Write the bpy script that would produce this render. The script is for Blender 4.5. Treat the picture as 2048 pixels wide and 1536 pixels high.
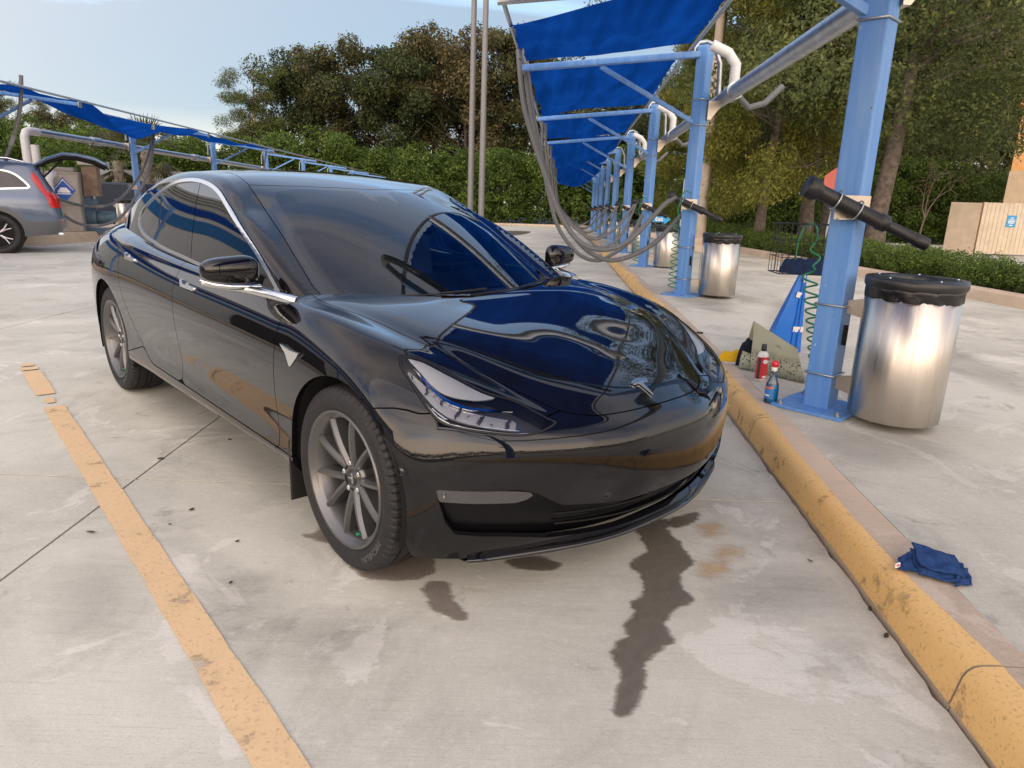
import bpy, bmesh, math, random
import numpy as np
from mathutils import Vector, Matrix
random.seed(7); np.random.seed(7)
S=bpy.context.scene
for o in list(bpy.data.objects): bpy.data.objects.remove(o)
C=S.collection
R=math.radians
# ---------------------------------------------------------------- camera
CF,CP,CR,CH=1420.0,.265,.036,1.326          # focal length in photo pixels, pitch down, roll, height
_fw=Vector((0,math.cos(CP),-math.sin(CP))); _r=Vector((1,0,0)); _u=_r.cross(_fw)
_c,_s=math.cos(CR),math.sin(CR); _r2=_c*_r+_s*_u; _u2=-_s*_r+_c*_u
cam=bpy.data.cameras.new('camera'); camo=bpy.data.objects.new('camera',cam); C.objects.link(camo)
cam.sensor_fit='HORIZONTAL'; cam.sensor_width=36; cam.lens=CF/2048*36; cam.clip_start=.05; cam.clip_end=2000
camo.matrix_world=Matrix(((_r2.x,_u2.x,-_fw.x,0),(_r2.y,_u2.y,-_fw.y,0),(_r2.z,_u2.z,-_fw.z,CH),(0,0,0,1)))
S.camera=camo
# ---------------------------------------------------------------- world: evening sky with thin warm clouds
SUN_EL,SUN_AZ=R(20),R(190)                   # azimuth from +Y clockwise: low behind the camera
W=bpy.data.worlds.new('World'); S.world=W; W.use_nodes=True
nt=W.node_tree; nt.nodes.clear()
def nn(t,nt=nt,**k):
    n=nt.nodes.new(t)
    for a,b in k.items(): setattr(n,a,b)
    return n
def ln(a,b,nt=nt): nt.links.new(a,b)
out=nn('ShaderNodeOutputWorld'); bg=nn('ShaderNodeBackground'); bg.inputs[1].default_value=.12
sky=nn('ShaderNodeTexSky',sky_type='NISHITA',sun_disc=False,sun_elevation=SUN_EL,sun_rotation=SUN_AZ,altitude=10,air_density=1.0,dust_density=.3,ozone_density=2.5)
tc=nn('ShaderNodeTexCoord'); sep=nn('ShaderNodeSeparateXYZ'); ln(tc.outputs['Generated'],sep.inputs[0])
# project the view direction onto a cloud layer
def mth(op,a,b=None,nt=nt):
    n=nt.nodes.new('ShaderNodeMath'); n.operation=op
    for i,v in enumerate((a,b)):
        if v is None: continue
        if isinstance(v,(int,float)): n.inputs[i].default_value=v
        else: nt.links.new(v,n.inputs[i])
    return n.outputs[0]
zz=mth('ADD',mth('MAXIMUM',sep.outputs[2],0.0),.12)
comb=nn('ShaderNodeCombineXYZ'); ln(mth('DIVIDE',sep.outputs[0],zz),comb.inputs[0]); ln(mth('DIVIDE',sep.outputs[1],zz),comb.inputs[1])
mp=nn('ShaderNodeMapping'); mp.inputs['Scale'].default_value=(.55,1.5,1); mp.inputs['Rotation'].default_value=(0,0,R(35)); mp.inputs['Location'].default_value=(3.1,1.7,0); ln(comb.outputs[0],mp.inputs[0])
nz=nn('ShaderNodeTexNoise'); nz.inputs['Scale'].default_value=.9; nz.inputs['Detail'].default_value=7; nz.inputs['Roughness'].default_value=.6; nz.inputs['Distortion'].default_value=.6; ln(mp.outputs[0],nz.inputs['Vector'])
rp=nn('ShaderNodeValToRGB'); rp.color_ramp.elements[0].position=.40; rp.color_ramp.elements[1].position=.66; ln(nz.outputs[0],rp.inputs[0])
hz=nn('ShaderNodeMapRange'); hz.inputs[1].default_value=.0; hz.inputs[2].default_value=.42; hz.inputs[3].default_value=1.0; hz.inputs[4].default_value=0.0; ln(sep.outputs[2],hz.inputs[0])
amt=mth('ADD',mth('MULTIPLY',rp.outputs[0],.55),mth('MULTIPLY',hz.outputs[0],1.45)); up_=nn('ShaderNodeMapRange'); up_.inputs[1].default_value=.22; up_.inputs[2].default_value=.62; up_.inputs[3].default_value=0; up_.inputs[4].default_value=.12; ln(sep.outputs[2],up_.inputs[0])   # thicker veil overhead
amt=mth('MINIMUM',mth('ADD',amt,up_.outputs[0]),.92)
# clouds are brighter and warmer towards the low sun, grey-blue away from it
dp=nn('ShaderNodeVectorMath',operation='DOT_PRODUCT'); ln(tc.outputs['Generated'],dp.inputs[0]); dp.inputs[1].default_value=(math.sin(SUN_AZ)*math.cos(SUN_EL),math.cos(SUN_AZ)*math.cos(SUN_EL),math.sin(SUN_EL))
sw=nn('ShaderNodeMapRange'); sw.inputs[1].default_value=-1; sw.inputs[2].default_value=1; ln(dp.outputs['Value'],sw.inputs[0]); swp=mth('POWER',sw.outputs[0],1.6)
cc=nn('ShaderNodeMixRGB'); ln(swp,cc.inputs[0]); cc.inputs[1].default_value=(.85,1.2,1.55,1); cc.inputs[2].default_value=(14,10.4,7.6,1)
mix=nn('ShaderNodeMixRGB'); ln(amt,mix.inputs[0]); ln(sky.outputs[0],mix.inputs[1]); lowb=nn('ShaderNodeMapRange'); lowb.inputs[1].default_value=.03; lowb.inputs[2].default_value=.085; lowb.inputs[3].default_value=.85; lowb.inputs[4].default_value=0; ln(sep.outputs[2],lowb.inputs[0])   # cream band low on the horizon
c3=nn('ShaderNodeMixRGB'); ln(lowb.outputs[0],c3.inputs[0]); ln(cc.outputs[0],c3.inputs[1]); c3.inputs[2].default_value=(3.0,2.75,2.3,1); ln(c3.outputs[0],mix.inputs[2])
ln(mix.outputs[0],bg.inputs[0]); ln(bg.outputs[0],out.inputs[0])
# ---------------------------------------------------------------- sun (low, veiled by thin cloud: soft and warm)
sl=bpy.data.lights.new('sun','SUN'); sl.energy=.6; sl.angle=R(120); sl.color=(1,.84,.66)
so=bpy.data.objects.new('sun',sl); C.objects.link(so)
_d=Vector((math.sin(SUN_AZ)*math.cos(SUN_EL),math.cos(SUN_AZ)*math.cos(SUN_EL),math.sin(SUN_EL)))
so.rotation_euler=_d.to_track_quat('Z','Y').to_euler(); so.location=(0,-5,20)
S.view_settings.view_transform='Standard'; S.view_settings.look='None'; S.view_settings.gamma=1; S.view_settings.use_curve_mapping=False
S.view_settings.exposure=1.62
S.render.engine='CYCLES'
try: S.cycles.max_bounces=8; S.cycles.transparent_max_bounces=16; S.cycles.caustics_reflective=False; S.cycles.caustics_refractive=False
except Exception: pass
# ---------------------------------------------------------------- helpers
try: S.cycles.use_denoising=True; S.cycles.denoiser='OPENIMAGEDENOISE'
except Exception: pass
MATS={}
def mat(name,col=(.5,.5,.5),rough=.5,metal=0,coat=0,spec=.5,noise=None,bump=None,emit=None,alpha=None,trans=0,ior=1.45,coatr=.02):
    """principled material; noise=(scale,amount[,colour2]) varies the base colour, bump=(scale,strength)"""
    if name in MATS: return MATS[name]
    m=bpy.data.materials.new(name); m.use_nodes=True; n=m.node_tree; b=n.nodes['Principled BSDF']
    b.inputs['Base Color'].default_value=(*col,1); b.inputs['Roughness'].default_value=rough; b.inputs['Metallic'].default_value=metal
    b.inputs['Coat Weight'].default_value=coat; b.inputs['Coat Roughness'].default_value=coatr; b.inputs['Specular IOR Level'].default_value=spec
    b.inputs['Transmission Weight'].default_value=trans; b.inputs['IOR'].default_value=ior
    if emit: b.inputs['Emission Color'].default_value=(*emit[0],1); b.inputs['Emission Strength'].default_value=emit[1]
    if noise or bump:
        t=nn('ShaderNodeTexCoord',n)
    if noise:
        z=nn('ShaderNodeTexNoise',n); z.inputs['Scale'].default_value=noise[0]; z.inputs['Detail'].default_value=6; z.inputs['Roughness'].default_value=.65
        ln(t.outputs['Object'],z.inputs['Vector'],n)
        r=nn('ShaderNodeValToRGB',n); r.color_ramp.elements[0].position=.35; r.color_ramp.elements[1].position=.68
        c2=noise[2] if len(noise)>2 else tuple(c*(1-noise[1]) for c in col)
        c1=tuple(min(1,c*(1+noise[1]*.4)) for c in col) if len(noise)<3 else col
        r.color_ramp.elements[0].color=(*c2,1); r.color_ramp.elements[1].color=(*c1,1)
        ln(z.outputs[0],r.inputs[0],n); ln(r.outputs[0],b.inputs['Base Color'],n)
    if bump:
        z=nn('ShaderNodeTexNoise',n); z.inputs['Scale'].default_value=bump[0]; z.inputs['Detail'].default_value=5
        ln(t.outputs['Object'],z.inputs['Vector'],n)
        bp=nn('ShaderNodeBump',n); bp.inputs['Strength'].default_value=bump[1]; bp.inputs['Distance'].default_value=.01
        ln(z.outputs[0],bp.inputs['Height'],n); ln(bp.outputs[0],b.inputs['Normal'],n)
    MATS[name]=m; return m
def link(name,me,m=None,parent=None,smooth=False):
    o=bpy.data.objects.new(name,me); C.objects.link(o)
    if m is not None and not me.materials: me.materials.append(m)
    if parent is not None: o.parent=parent
    if smooth: me.polygons.foreach_set('use_smooth',[True]*len(me.polygons))
    return o
def mk(name,V,F,m,parent=None,smooth=False,N=None):
    me=bpy.data.meshes.new(name); me.from_pydata([tuple(map(float,v)) for v in V],[],[tuple(map(int,f)) for f in F]); 
    if smooth or N is not None: me.polygons.foreach_set('use_smooth',[True]*len(me.polygons))
    me.update()
    if N is not None: me.normals_split_custom_set_from_vertices([tuple(map(float,n)) for n in N])
    return link(name,me,m,parent)
def tag(o,label,cat=None,group=None,kind=None):
    if label: o['label']=label
    if cat: o['category']=cat
    if group: o['group']=group
    if kind: o['kind']=kind
    return o
def thing(name,label,cat,loc=(0,0,0),rz=0,group=None):
    o=bpy.data.objects.new(name,None); C.objects.link(o); o.location=loc; o.rotation_euler=(0,0,rz); o.empty_display_size=.1
    return tag(o,label,cat,group)
def copy_tree(o,parent=None):
    c=o.copy(); C.objects.link(c)
    if parent is not None: c.parent=parent
    for ch in list(o.children): copy_tree(ch,c)
    return c
class MB:
    """collects simple solids; build() links them as one mesh object"""
    def __init__(s): s.V=[];s.F=[];s.sm=[]
    def add(s,V,F,sm=False):
        k=len(s.V); s.V+= [tuple(v) for v in V]; s.F+=[tuple(i+k for i in f) for f in F]; s.sm+=[sm]*len(F); return s
    def box(s,c,d,rz=0,rot=None,bev=0):
        x,y,z=d[0]/2,d[1]/2,d[2]/2
        if bev:
            b=min(bev,x*.9,y*.9,z*.9); pts=[]; 
            bm=bmesh.new(); bmesh.ops.create_cube(bm,size=1)
            for v in bm.verts: v.co=Vector((v.co.x*d[0],v.co.y*d[1],v.co.z*d[2]))
            bmesh.ops.bevel(bm,geom=bm.edges[:],offset=b,segments=2,affect='EDGES',profile=.5)
            bm.verts.index_update(); V=[v.co.copy() for v in bm.verts]; F=[[v.index for v in f.verts] for f in bm.faces]; bm.free()
        else:
            V=[Vector((a*x,b*y,e*z)) for e in (-1,1) for b in (-1,1) for a in (-1,1)]
            F=[(0,2,3,1),(4,5,7,6),(0,1,5,4),(1,3,7,5),(3,2,6,7),(2,0,4,6)]
        M=rot if rot is not None else Matrix.Rotation(rz,3,'Z')
        c=Vector([float(q) for q in c]); return s.add([tuple(M@v+c) for v in V],F,False)
    def tube(s,pts,r,n=10,cap=True,closed=False):
        pts=[Vector(p) for p in pts]; m=len(pts); rr=[float(q) for q in r] if isinstance(r,(list,tuple)) else [float(r)]*m
        up=None; rings=[]
        for i,p in enumerate(pts):
            if closed: t=(pts[(i+1)%m]-pts[i-1])
            else: t=(pts[min(i+1,m-1)]-pts[max(i-1,0)])
            t.normalize()
            if up is None:
                a=Vector((0,0,1)) if abs(t.z)<.9 else Vector((1,0,0)); up=(a-a.dot(t)*t).normalized()
            else:
                up=(up-up.dot(t)*t); up=up.normalized() if up.length>1e-6 else t.orthogonal().normalized()
            sd=t.cross(up); rings.append([p+rr[i]*(math.cos(2*math.pi*k/n)*up+math.sin(2*math.pi*k/n)*sd) for k in range(n)])
        V=[v for rg in rings for v in rg]; F=[]
        for i in range(m if closed else m-1):
            j=(i+1)%m
            for k in range(n): F.append((i*n+k,i*n+(k+1)%n,j*n+(k+1)%n,j*n+k))
        s.add(V,F,True)
        if cap and not closed:
            s.add(rings[0],[tuple(range(n))[::-1]]); s.add(rings[-1],[tuple(range(n))])
        return s
    def lathe(s,prof,n=32,M=None,a0=0,a1=2*math.pi,sm=True):
        """prof: list of (radius,height) revolved about z"""
        full=abs(a1-a0-2*math.pi)<1e-6; m=n if full else n+1
        V=[]
        for i in range(m):
            a=a0+(a1-a0)*i/n
            for r,h in prof: V.append(Vector((r*math.cos(a),r*math.sin(a),h)))
        k=len(prof); F=[]
        for i in range(n):
            j=(i+1)%m
            for q in range(k-1): F.append((i*k+q,j*k+q,j*k+q+1,i*k+q+1))
        if M is not None: V=[M@v for v in V]
        return s.add(V,F,sm)
    def prism(s,poly,z0,z1,M=None):
        n=len(poly); V=[Vector((p[0],p[1],z0)) for p in poly]+[Vector((p[0],p[1],z1)) for p in poly]
        if M is not None: V=[M@v for v in V]
        return s.add(V,[tuple(range(n))[::-1],tuple(range(n,2*n))]+[(i,(i+1)%n,n+(i+1)%n,n+i) for i in range(n)])
    def build(s,name,m,parent=None,smooth=None):
        me=bpy.data.meshes.new(name); me.from_pydata([tuple(v) for v in s.V],[],s.F)
        me.polygons.foreach_set('use_smooth',s.sm if smooth is None else [smooth]*len(s.F)); me.update()
        return link(name,me,m,parent)
def rotm(a,b):
    """3x3 rotation taking +Z to direction a->b"""
    return (Vector(b)-Vector(a)).normalized().to_track_quat('Z','Y').to_matrix()
def crv(pts,n=8,closed=False):
    """Catmull-Rom through points"""
    P_=[np.array(p,float) for p in pts]; m=len(P_); o=[]
    for i in range(m if closed else m-1):
        p0,p1,p2,p3=(P_[(i-1)%m],P_[i],P_[(i+1)%m],P_[(i+2)%m]) if closed else (P_[max(i-1,0)],P_[i],P_[i+1],P_[min(i+2,m-1)])
        for k in range(n):
            t=k/n; o.append(.5*((2*p1)+(-p0+p2)*t+(2*p0-5*p1+4*p2-p3)*t*t+(-p0+3*p1-3*p2+p3)*t**3))
    if not closed: o.append(P_[-1])
    return o
def text_mesh(txt,size,depth=.002,align='CENTER',bold=0.0,shear=0):
    cu=bpy.data.curves.new('lettering','FONT'); cu.body=txt; cu.size=size; cu.extrude=depth; cu.align_x=align; cu.align_y='CENTER'; cu.offset=bold; cu.shear=shear; cu.resolution_u=3
    o=bpy.data.objects.new('lettering',cu); C.objects.link(o)
    dg=bpy.context.evaluated_depsgraph_get(); me=bpy.data.meshes.new_from_object(o.evaluated_get(dg)); bpy.data.objects.remove(o); bpy.data.curves.remove(cu)
    return me
# ---------------------------------------------------------------- ground shape and photo-pixel helpers (used only to lay things out on the ground)
def zg(y):
    """the lot falls gently away from the camera beyond the parked car"""
    s=y-7.0; return -.024*((math.sqrt(s*s+3)+s)/2)+.024*.5*(math.sqrt(16+3)-4)*.9
def ray(u,v):
    d=_fw+(u-1024)/CF*_r2-(v-768)/CF*_u2; return Vector((0,0,CH)),d
def gpt(u,v,dz=0):
    """ground point under photo pixel (u,v)"""
    o,d=ray(u,v); t=(dz-o.z)/d.z if d.z<-1e-4 else 60
    for _ in range(30):
        p=o+d*t; z=zg(p.y)+dz; 
        if d.z>-1e-5: break
        t2=(z-o.z)/d.z; t=t+.6*(t2-t)
    return o+d*t
def dpt(u,v,Y):
    """point of photo pixel (u,v) at world depth y=Y"""
    o,d=ray(u,v); return o+d*(Y/d.y)
# ---------------------------------------------------------------- materials of the setting
def concrete(name,base=(.605,.590,.505),dark=(.315,.305,.255),lite=(.765,.75,.675),seed=0.0,stain=1.0):
    m=bpy.data.materials.new(name); m.use_nodes=True; n=m.node_tree; b=n.nodes['Principled BSDF']; b.inputs['Roughness'].default_value=.82; b.inputs['Specular IOR Level'].default_value=.35
    g=nn('ShaderNodeNewGeometry',n); mp=nn('ShaderNodeMapping',n); mp.inputs['Location'].default_value=(seed,seed*1.7,0); ln(g.outputs['Position'],mp.inputs[0],n)
    def noise(sc,det=6,ro=.6,vec=None,dist=0):
        z=nn('ShaderNodeTexNoise',n); z.inputs['Scale'].default_value=sc; z.inputs['Detail'].default_value=det; z.inputs['Roughness'].default_value=ro; z.inputs['Distortion'].default_value=dist; ln((vec or mp).outputs[0],z.inputs['Vector'],n); return z.outputs[0]
    def ramp(f,a,b_,c0=0,c1=1):
        r=nn('ShaderNodeMapRange',n); r.inputs[1].default_value=a; r.inputs[2].default_value=b_; r.inputs[3].default_value=c0; r.inputs[4].default_value=c1; ln(f,r.inputs[0],n); return r.outputs[0]
    def mixc(f,c1,c2):
        x=nn('ShaderNodeMixRGB',n); 
        for i,c in ((0,f),(1,c1),(2,c2)):
            if isinstance(c,tuple): x.inputs[i].default_value=(*c,1)
            elif isinstance(c,(int,float)): x.inputs[i].default_value=c
            else: ln(c,x.inputs[i],n)
        return x.outputs[0]
    col=mixc(ramp(noise(.42,6,.62,dist=.6),.40,.66,0,.55*stain),base,dark)
    col=mixc(ramp(noise(1.15,9,.70,dist=1.4),.50,.70,0,.42*stain),col,tuple(c*.85 for c in dark))
    col=mixc(ramp(noise(1.7,9,.66,dist=.9),.575,.60,0,.42),col,lite)
    col=mixc(ramp(noise(3.2,9,.72,dist=.5),.60,.66,0,.34*stain),col,tuple(c*.62 for c in dark))
    col=mixc(ramp(noise(6.5,8,.7),.57,.72,0,.30),col,lite)
    m2=nn('ShaderNodeMapping',n); m2.inputs['Scale'].default_value=(5,160,1); ln(g.outputs['Position'],m2.inputs[0],n)
    br=noise(1.0,4,.7,m2); col=mixc(ramp(br,.54,.74,0,.32),col,tuple(c*.55 for c in dark))
    fine=noise(150,4,.75); col=mixc(ramp(fine,.52,.78,0,.5),col,tuple(c*.5 for c in dark))
    fine2=noise(45,6,.75); col=mixc(ramp(fine2,.50,.76,0,.36),col,lite)
    ln(col,b.inputs['Base Color'],n)
    ad=mth('ADD',mth('MULTIPLY',br,.6,n),mth('MULTIPLY',fine,.5,n),n)
    bp=nn('ShaderNodeBump',n); bp.inputs['Strength'].default_value=.22; bp.inputs['Distance'].default_value=.006; ln(ad,bp.inputs['Height'],n); ln(bp.outputs[0],b.inputs['Normal'],n)
    MATS[name]=m; return m
M_CONC=concrete('lot_concrete',stain=1.3); M_CONC2=concrete('island_concrete',(.63,.60,.50),(.30,.285,.235),(.74,.71,.61),7.3,1.3)
M_JOINT=mat('joint_filler',(.03,.03,.033),.9)
M_SOIL=mat('soil',(.09,.065,.045),.95,noise=(6,.5),bump=(25,.8))
M_GRASS=mat('grass_blades',(.055,.11,.025),.8,noise=(3,.4))
M_KERBC=concrete('kerb_concrete',(.58,.46,.34),(.30,.24,.18),(.66,.56,.45),3.1)
def worn_paint(name,col,thr=.62,sc=5.0,edge=.05,dirt=(.16,.10,.05),holes=True):
    m=bpy.data.materials.new(name); m.use_nodes=True; n=m.node_tree; b=n.nodes['Principled BSDF']; b.inputs['Roughness'].default_value=.7
    g=nn('ShaderNodeNewGeometry',n); z=nn('ShaderNodeTexNoise',n); z.inputs['Scale'].default_value=sc; z.inputs['Detail'].default_value=9; z.inputs['Roughness'].default_value=.72; ln(g.outputs['Position'],z.inputs['Vector'],n)
    z2=nn('ShaderNodeTexNoise',n); z2.inputs['Scale'].default_value=90; z2.inputs['Detail'].default_value=3; ln(g.outputs['Position'],z2.inputs['Vector'],n)
    r=nn('ShaderNodeMapRange',n); r.inputs[1].default_value=.56; r.inputs[2].default_value=.82; r.inputs[4].default_value=.8; ln(z2.outputs[0],r.inputs[0],n)
    r3=nn('ShaderNodeMapRange',n); r3.inputs[1].default_value=.5; r3.inputs[2].default_value=.72; r3.inputs[4].default_value=.55; ln(z.outputs[0],r3.inputs[0],n)
    x=nn('ShaderNodeMixRGB',n); ln(r3.outputs[0],x.inputs[0],n); x.inputs[1].default_value=(*col,1); x.inputs[2].default_value=(*[c*.72 for c in col],1)
    y=nn('ShaderNodeMixRGB',n); ln(r.outputs[0],y.inputs[0],n); ln(x.outputs[0],y.inputs[1],n); y.inputs[2].default_value=(*dirt,1); ln(y.outputs[0],b.inputs['Base Color'],n)
    if holes:
        a=nn('ShaderNodeMapRange',n); a.inputs[1].default_value=thr-edge; a.inputs[2].default_value=thr+edge; a.inputs[3].default_value=1; a.inputs[4].default_value=0; ln(z.outputs[0],a.inputs[0],n); ln(a.outputs[0],b.inputs['Alpha'],n)
    bp=nn('ShaderNodeBump',n); bp.inputs['Strength'].default_value=.25; bp.inputs['Distance'].default_value=.004; ln(z2.outputs[0],bp.inputs['Height'],n); ln(bp.outputs[0],b.inputs['Normal'],n)
    MATS[name]=m; return m
M_LINE=worn_paint('lane_paint',(.70,.50,.28),.64,5.0,.05,(.30,.20,.11)); M_KERBY=worn_paint('kerb_paint',(.74,.47,.18),.63,6,.06,(.20,.13,.06))
# ---------------------------------------------------------------- ground, lot, island
def XK(y): return 1.15+.062*y            # foot of the yellow kerb
def XP(y): return 1.59+.066*y            # post row
ys=[-60,-20]+list(np.arange(-8,62,2.0))+[80,150,400,1200]
m=MB(); V=[];F=[]
for y in ys: V+=[(-900,y,zg(y)-.03),(900,y,zg(y)-.03)]
for i in range(len(ys)-1): F.append((2*i,2*i+1,2*i+3,2*i+2))
m.add(V,F); g=m.build('ground',M_JOINT); tag(g,None,kind='structure')
def hug(x,y,h=0.0): return (x,y,zg(y)+h)
lot=MB(); 
lot.add([hug(-21,-9,-.012),hug(XK(-9)+.1,-9,-.012),hug(XK(62)+.1,62,-.5),hug(-21,62,-.5)],[(0,1,2,3)]); 
lotO=bpy.data.objects.new('parking_lot',None); C.objects.link(lotO); lotO['kind']='structure'
xs=[-1.70-2.85*k for k in range(8,-1,-1)]; yj=[3.0+3.63*k for k in range(-3,17)]
def slab(name,poly,mt,par,h,th=.05,nsub=1):
    if len(poly)==4 and name=='slab' and mt is M_CONC and poly[1][0]>0:      # ragged broken edge along the gutter
        e=[(XK(y)-.034-abs(random.gauss(0,.005)),y) for y in np.linspace(poly[1][1],poly[2][1],60)]; poly=[poly[0]]+e+[poly[3]]
    V=[hug(x,y,h) for x,y in poly]+[hug(x,y,h-th) for x,y in poly]; n=len(poly)
    mk(name,V,[tuple(range(n))]+[(i,n+i,n+(i+1)%n,(i+1)%n) for i in range(n)],mt,par)
gp=.005
for j in range(len(yj)-1):
    y0,y1=yj[j]+.002,yj[j+1]-.010
    for i in range(len(xs)):
        x0=xs[i]+gp; last=i==len(xs)-1
        if last: poly=[(x0,y0),(XK(y0)-.034,y0),(XK(y1)-.034,y1),(x0,y1)]
        else: poly=[(x0,y0),(xs[i+1]-gp,y0),(xs[i+1]-gp,y1),(x0,y1)]
        slab('slab',poly,M_CONC,lotO,0)
isl=bpy.data.objects.new('island_pavement',None); C.objects.link(isl); isl['kind']='structure'
KH=.13; XH=6.75                         # island height, hedge kerb
yi=[-8.0,-4.8,-1.6,1.68,3.86,6.25,9.4,12.6,15.8,19,22.2,25.4,28.6,31.8,35,38.2,41.4,44.6,47.8,51]
for j in range(len(yi)-1):
    y0,y1=yi[j]+gp*.7,yi[j+1]-gp*.7
    for a,b in ((.20,2.6),(2.6,XH)):
        xa0,xa1=(XK(y0)+.19,XK(y1)+.19) if a<1 else (3.75,3.75); xb=(3.75-gp) if a<1 else XH-.15
        slab('slab',[(xa0,y0),(xb,y0),(xb,y1),(xa1,y1)],M_CONC2,isl,KH)
# yellow kerb: rounded profile in cast lengths
kb=bpy.data.objects.new('kerb',None); C.objects.link(kb); kb['kind']='structure'
prof=[(-.020,-.03),(-.018,.0),(-.010,.07),(-.006,.098),(.002,.115),(.016,.127),(.036,.1325),(.08,.1345),(.125,.1350),(.185,.1335),(.185,.02)]
yk=[-8,-6.4,-4.8,-3.2,-1.6,.05,1.66,3.86,4.78,6.25,7.8,9.4,11,12.6,14.2,15.8,17.4,19,20.6,22.2,25.4,28.6,31.8,35,38.2,41.4,44.6]
for j in range(len(yk)-1):
    y0,y1=yk[j]+.004,yk[j+1]-.004; nseg=max(2,int((y1-y0)/.4)); V=[];F=[];k=len(prof)
    for i in range(nseg+1):
        y=y0+(y1-y0)*i/nseg
        for px_,pz in prof: V.append((XK(y)+px_+.004*math.sin(y*3.1+pz*20),y,zg(y)+pz+.002*math.sin(y*5.3)))
    for i in range(nseg):
        for q in range(k-1): F.append((i*k+q,i*k+q+1,(i+1)*k+q+1,(i+1)*k+q))
    F.append(tuple(range(k))[::-1]); F.append(tuple(range(nseg*k,nseg*k+k)))
    mk('kerb_stone',V,F,M_KERBC,kb,smooth=False)
    # paint film 2 mm proud on face and front of the top
    pp=[(-.0215,.010),(-.018,.03),(-.0125,.071),(-.0085,.099),(.0,.1165),(.0145,.129),(.0355,.1348),(.075,.1367)]; V=[];F=[];k=len(pp)
    for i in range(nseg+1):
        y=y0+(y1-y0)*i/nseg
        for q,(px_,pz) in enumerate(pp):
            e=.022*math.sin(y*1.7)+.010*math.sin(y*9)+.006*math.sin(y*23) if q==k-1 else 0
            V.append((XK(y)+px_+e+.004*math.sin(y*3.1+pz*20),y,zg(y)+pz+.002*math.sin(y*5.3)))
    for i in range(nseg):
        for q in range(k-1): F.append((i*k+q,i*k+q+1,(i+1)*k+q+1,(i+1)*k+q))
    mk('kerb_paint',V,F,M_KERBY,kb,smooth=True)
# painted bay line, wet patches, leaves
def sheet(name,poly,mt,h,cat=None):
    V=[hug(x,y,h) for x,y in poly]; o=mk(name,V,[tuple(range(len(poly)))],mt); o['kind']='structure'; return o
A=np.array([-3.52,4.97]);Bp=np.array([-.20,1.0]); d=(Bp-A)/np.linalg.norm(Bp-A); nrm=np.array([-d[1],d[0]]); L=np.linalg.norm(Bp-A)
ea=[];eb=[]
for t in np.linspace(0,1,120):
    w=.0545+.0015*math.sin(t*60)+.0015*random.uniform(-1,1); c=A+d*L*t; ea.append(tuple(c+nrm*w)); eb.append(tuple(c-nrm*(w+.0015*random.uniform(-1,1))))
def worn_gaps():
    segs=[(0,2,.75),(3,5,.95),(6,22,1),(24,27,.45),(29,119,1)]
    for k,(a,b,s) in enumerate(segs):
        pa=[];pb=[]
        for i in range(a,b+1):
            ca=(np.array(ea[i])+np.array(eb[i]))/2; w=s*(1 if a<i<b else random.uniform(.7,1)); pa.append(tuple(ca+(np.array(ea[i])-ca)*w)); pb.append(tuple(ca+(np.array(eb[i])-ca)*w))
        sheet('bay_line',pa+pb[::-1],M_LINE,.004)
worn_gaps()
def soft(name,col,rough,amp=.017,sw=.010,op=1.0):
    m=bpy.data.materials.new(name); m.use_nodes=True; n=m.node_tree; p=n.nodes['Principled BSDF']; p.inputs['Roughness'].default_value=rough; p.inputs['Specular IOR Level'].default_value=.5
    g=nn('ShaderNodeNewGeometry',n); at=nn('ShaderNodeAttribute',n); at.attribute_name='inset'
    mp=nn('ShaderNodeMapping',n); mp.inputs['Scale'].default_value=(8,24,1); ln(g.outputs['Position'],mp.inputs[0],n); z=nn('ShaderNodeTexNoise',n); z.inputs['Scale'].default_value=1; z.inputs['Detail'].default_value=6; z.inputs['Roughness'].default_value=.65; ln(mp.outputs[0],z.inputs['Vector'],n)
    q=mth('ADD',at.outputs['Fac'],mth('MULTIPLY',mth('SUBTRACT',z.outputs[0],.5,n),amp*4,n),n); r=nn('ShaderNodeMapRange',n); r.inputs[1].default_value=-sw; r.inputs[2].default_value=sw; r.inputs[4].default_value=op; ln(q,r.inputs[0],n); ln(r.outputs[0],p.inputs['Alpha'],n)
    z2=nn('ShaderNodeTexNoise',n); z2.inputs['Scale'].default_value=26; z2.inputs['Detail'].default_value=7; z2.inputs['Roughness'].default_value=.75; ln(g.outputs['Position'],z2.inputs['Vector'],n); x=nn('ShaderNodeMixRGB',n); ln(z2.outputs[0],x.inputs[0],n); x.inputs[1].default_value=(*[c*.55 for c in col],1); x.inputs[2].default_value=(*[c*1.5 for c in col],1); ln(x.outputs[0],p.inputs['Base Color'],n)
    bp=nn('ShaderNodeBump',n); bp.inputs['Strength'].default_value=.2; bp.inputs['Distance'].default_value=.004; ln(z2.outputs[0],bp.inputs['Height'],n); ln(bp.outputs[0],p.inputs['Normal'],n); return m
M_WET=soft('wet_concrete',(.150,.132,.105),.30,op=.90); M_STAIN=soft('damp_stain',(.22,.185,.15),.6,op=.8); M_OIL=soft('yellow_overspray',(.55,.38,.20),.75,.03,.03,.55); M_GRIME=soft('dark_grime',(.22,.205,.19),.85,.06,.10,.20)
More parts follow.
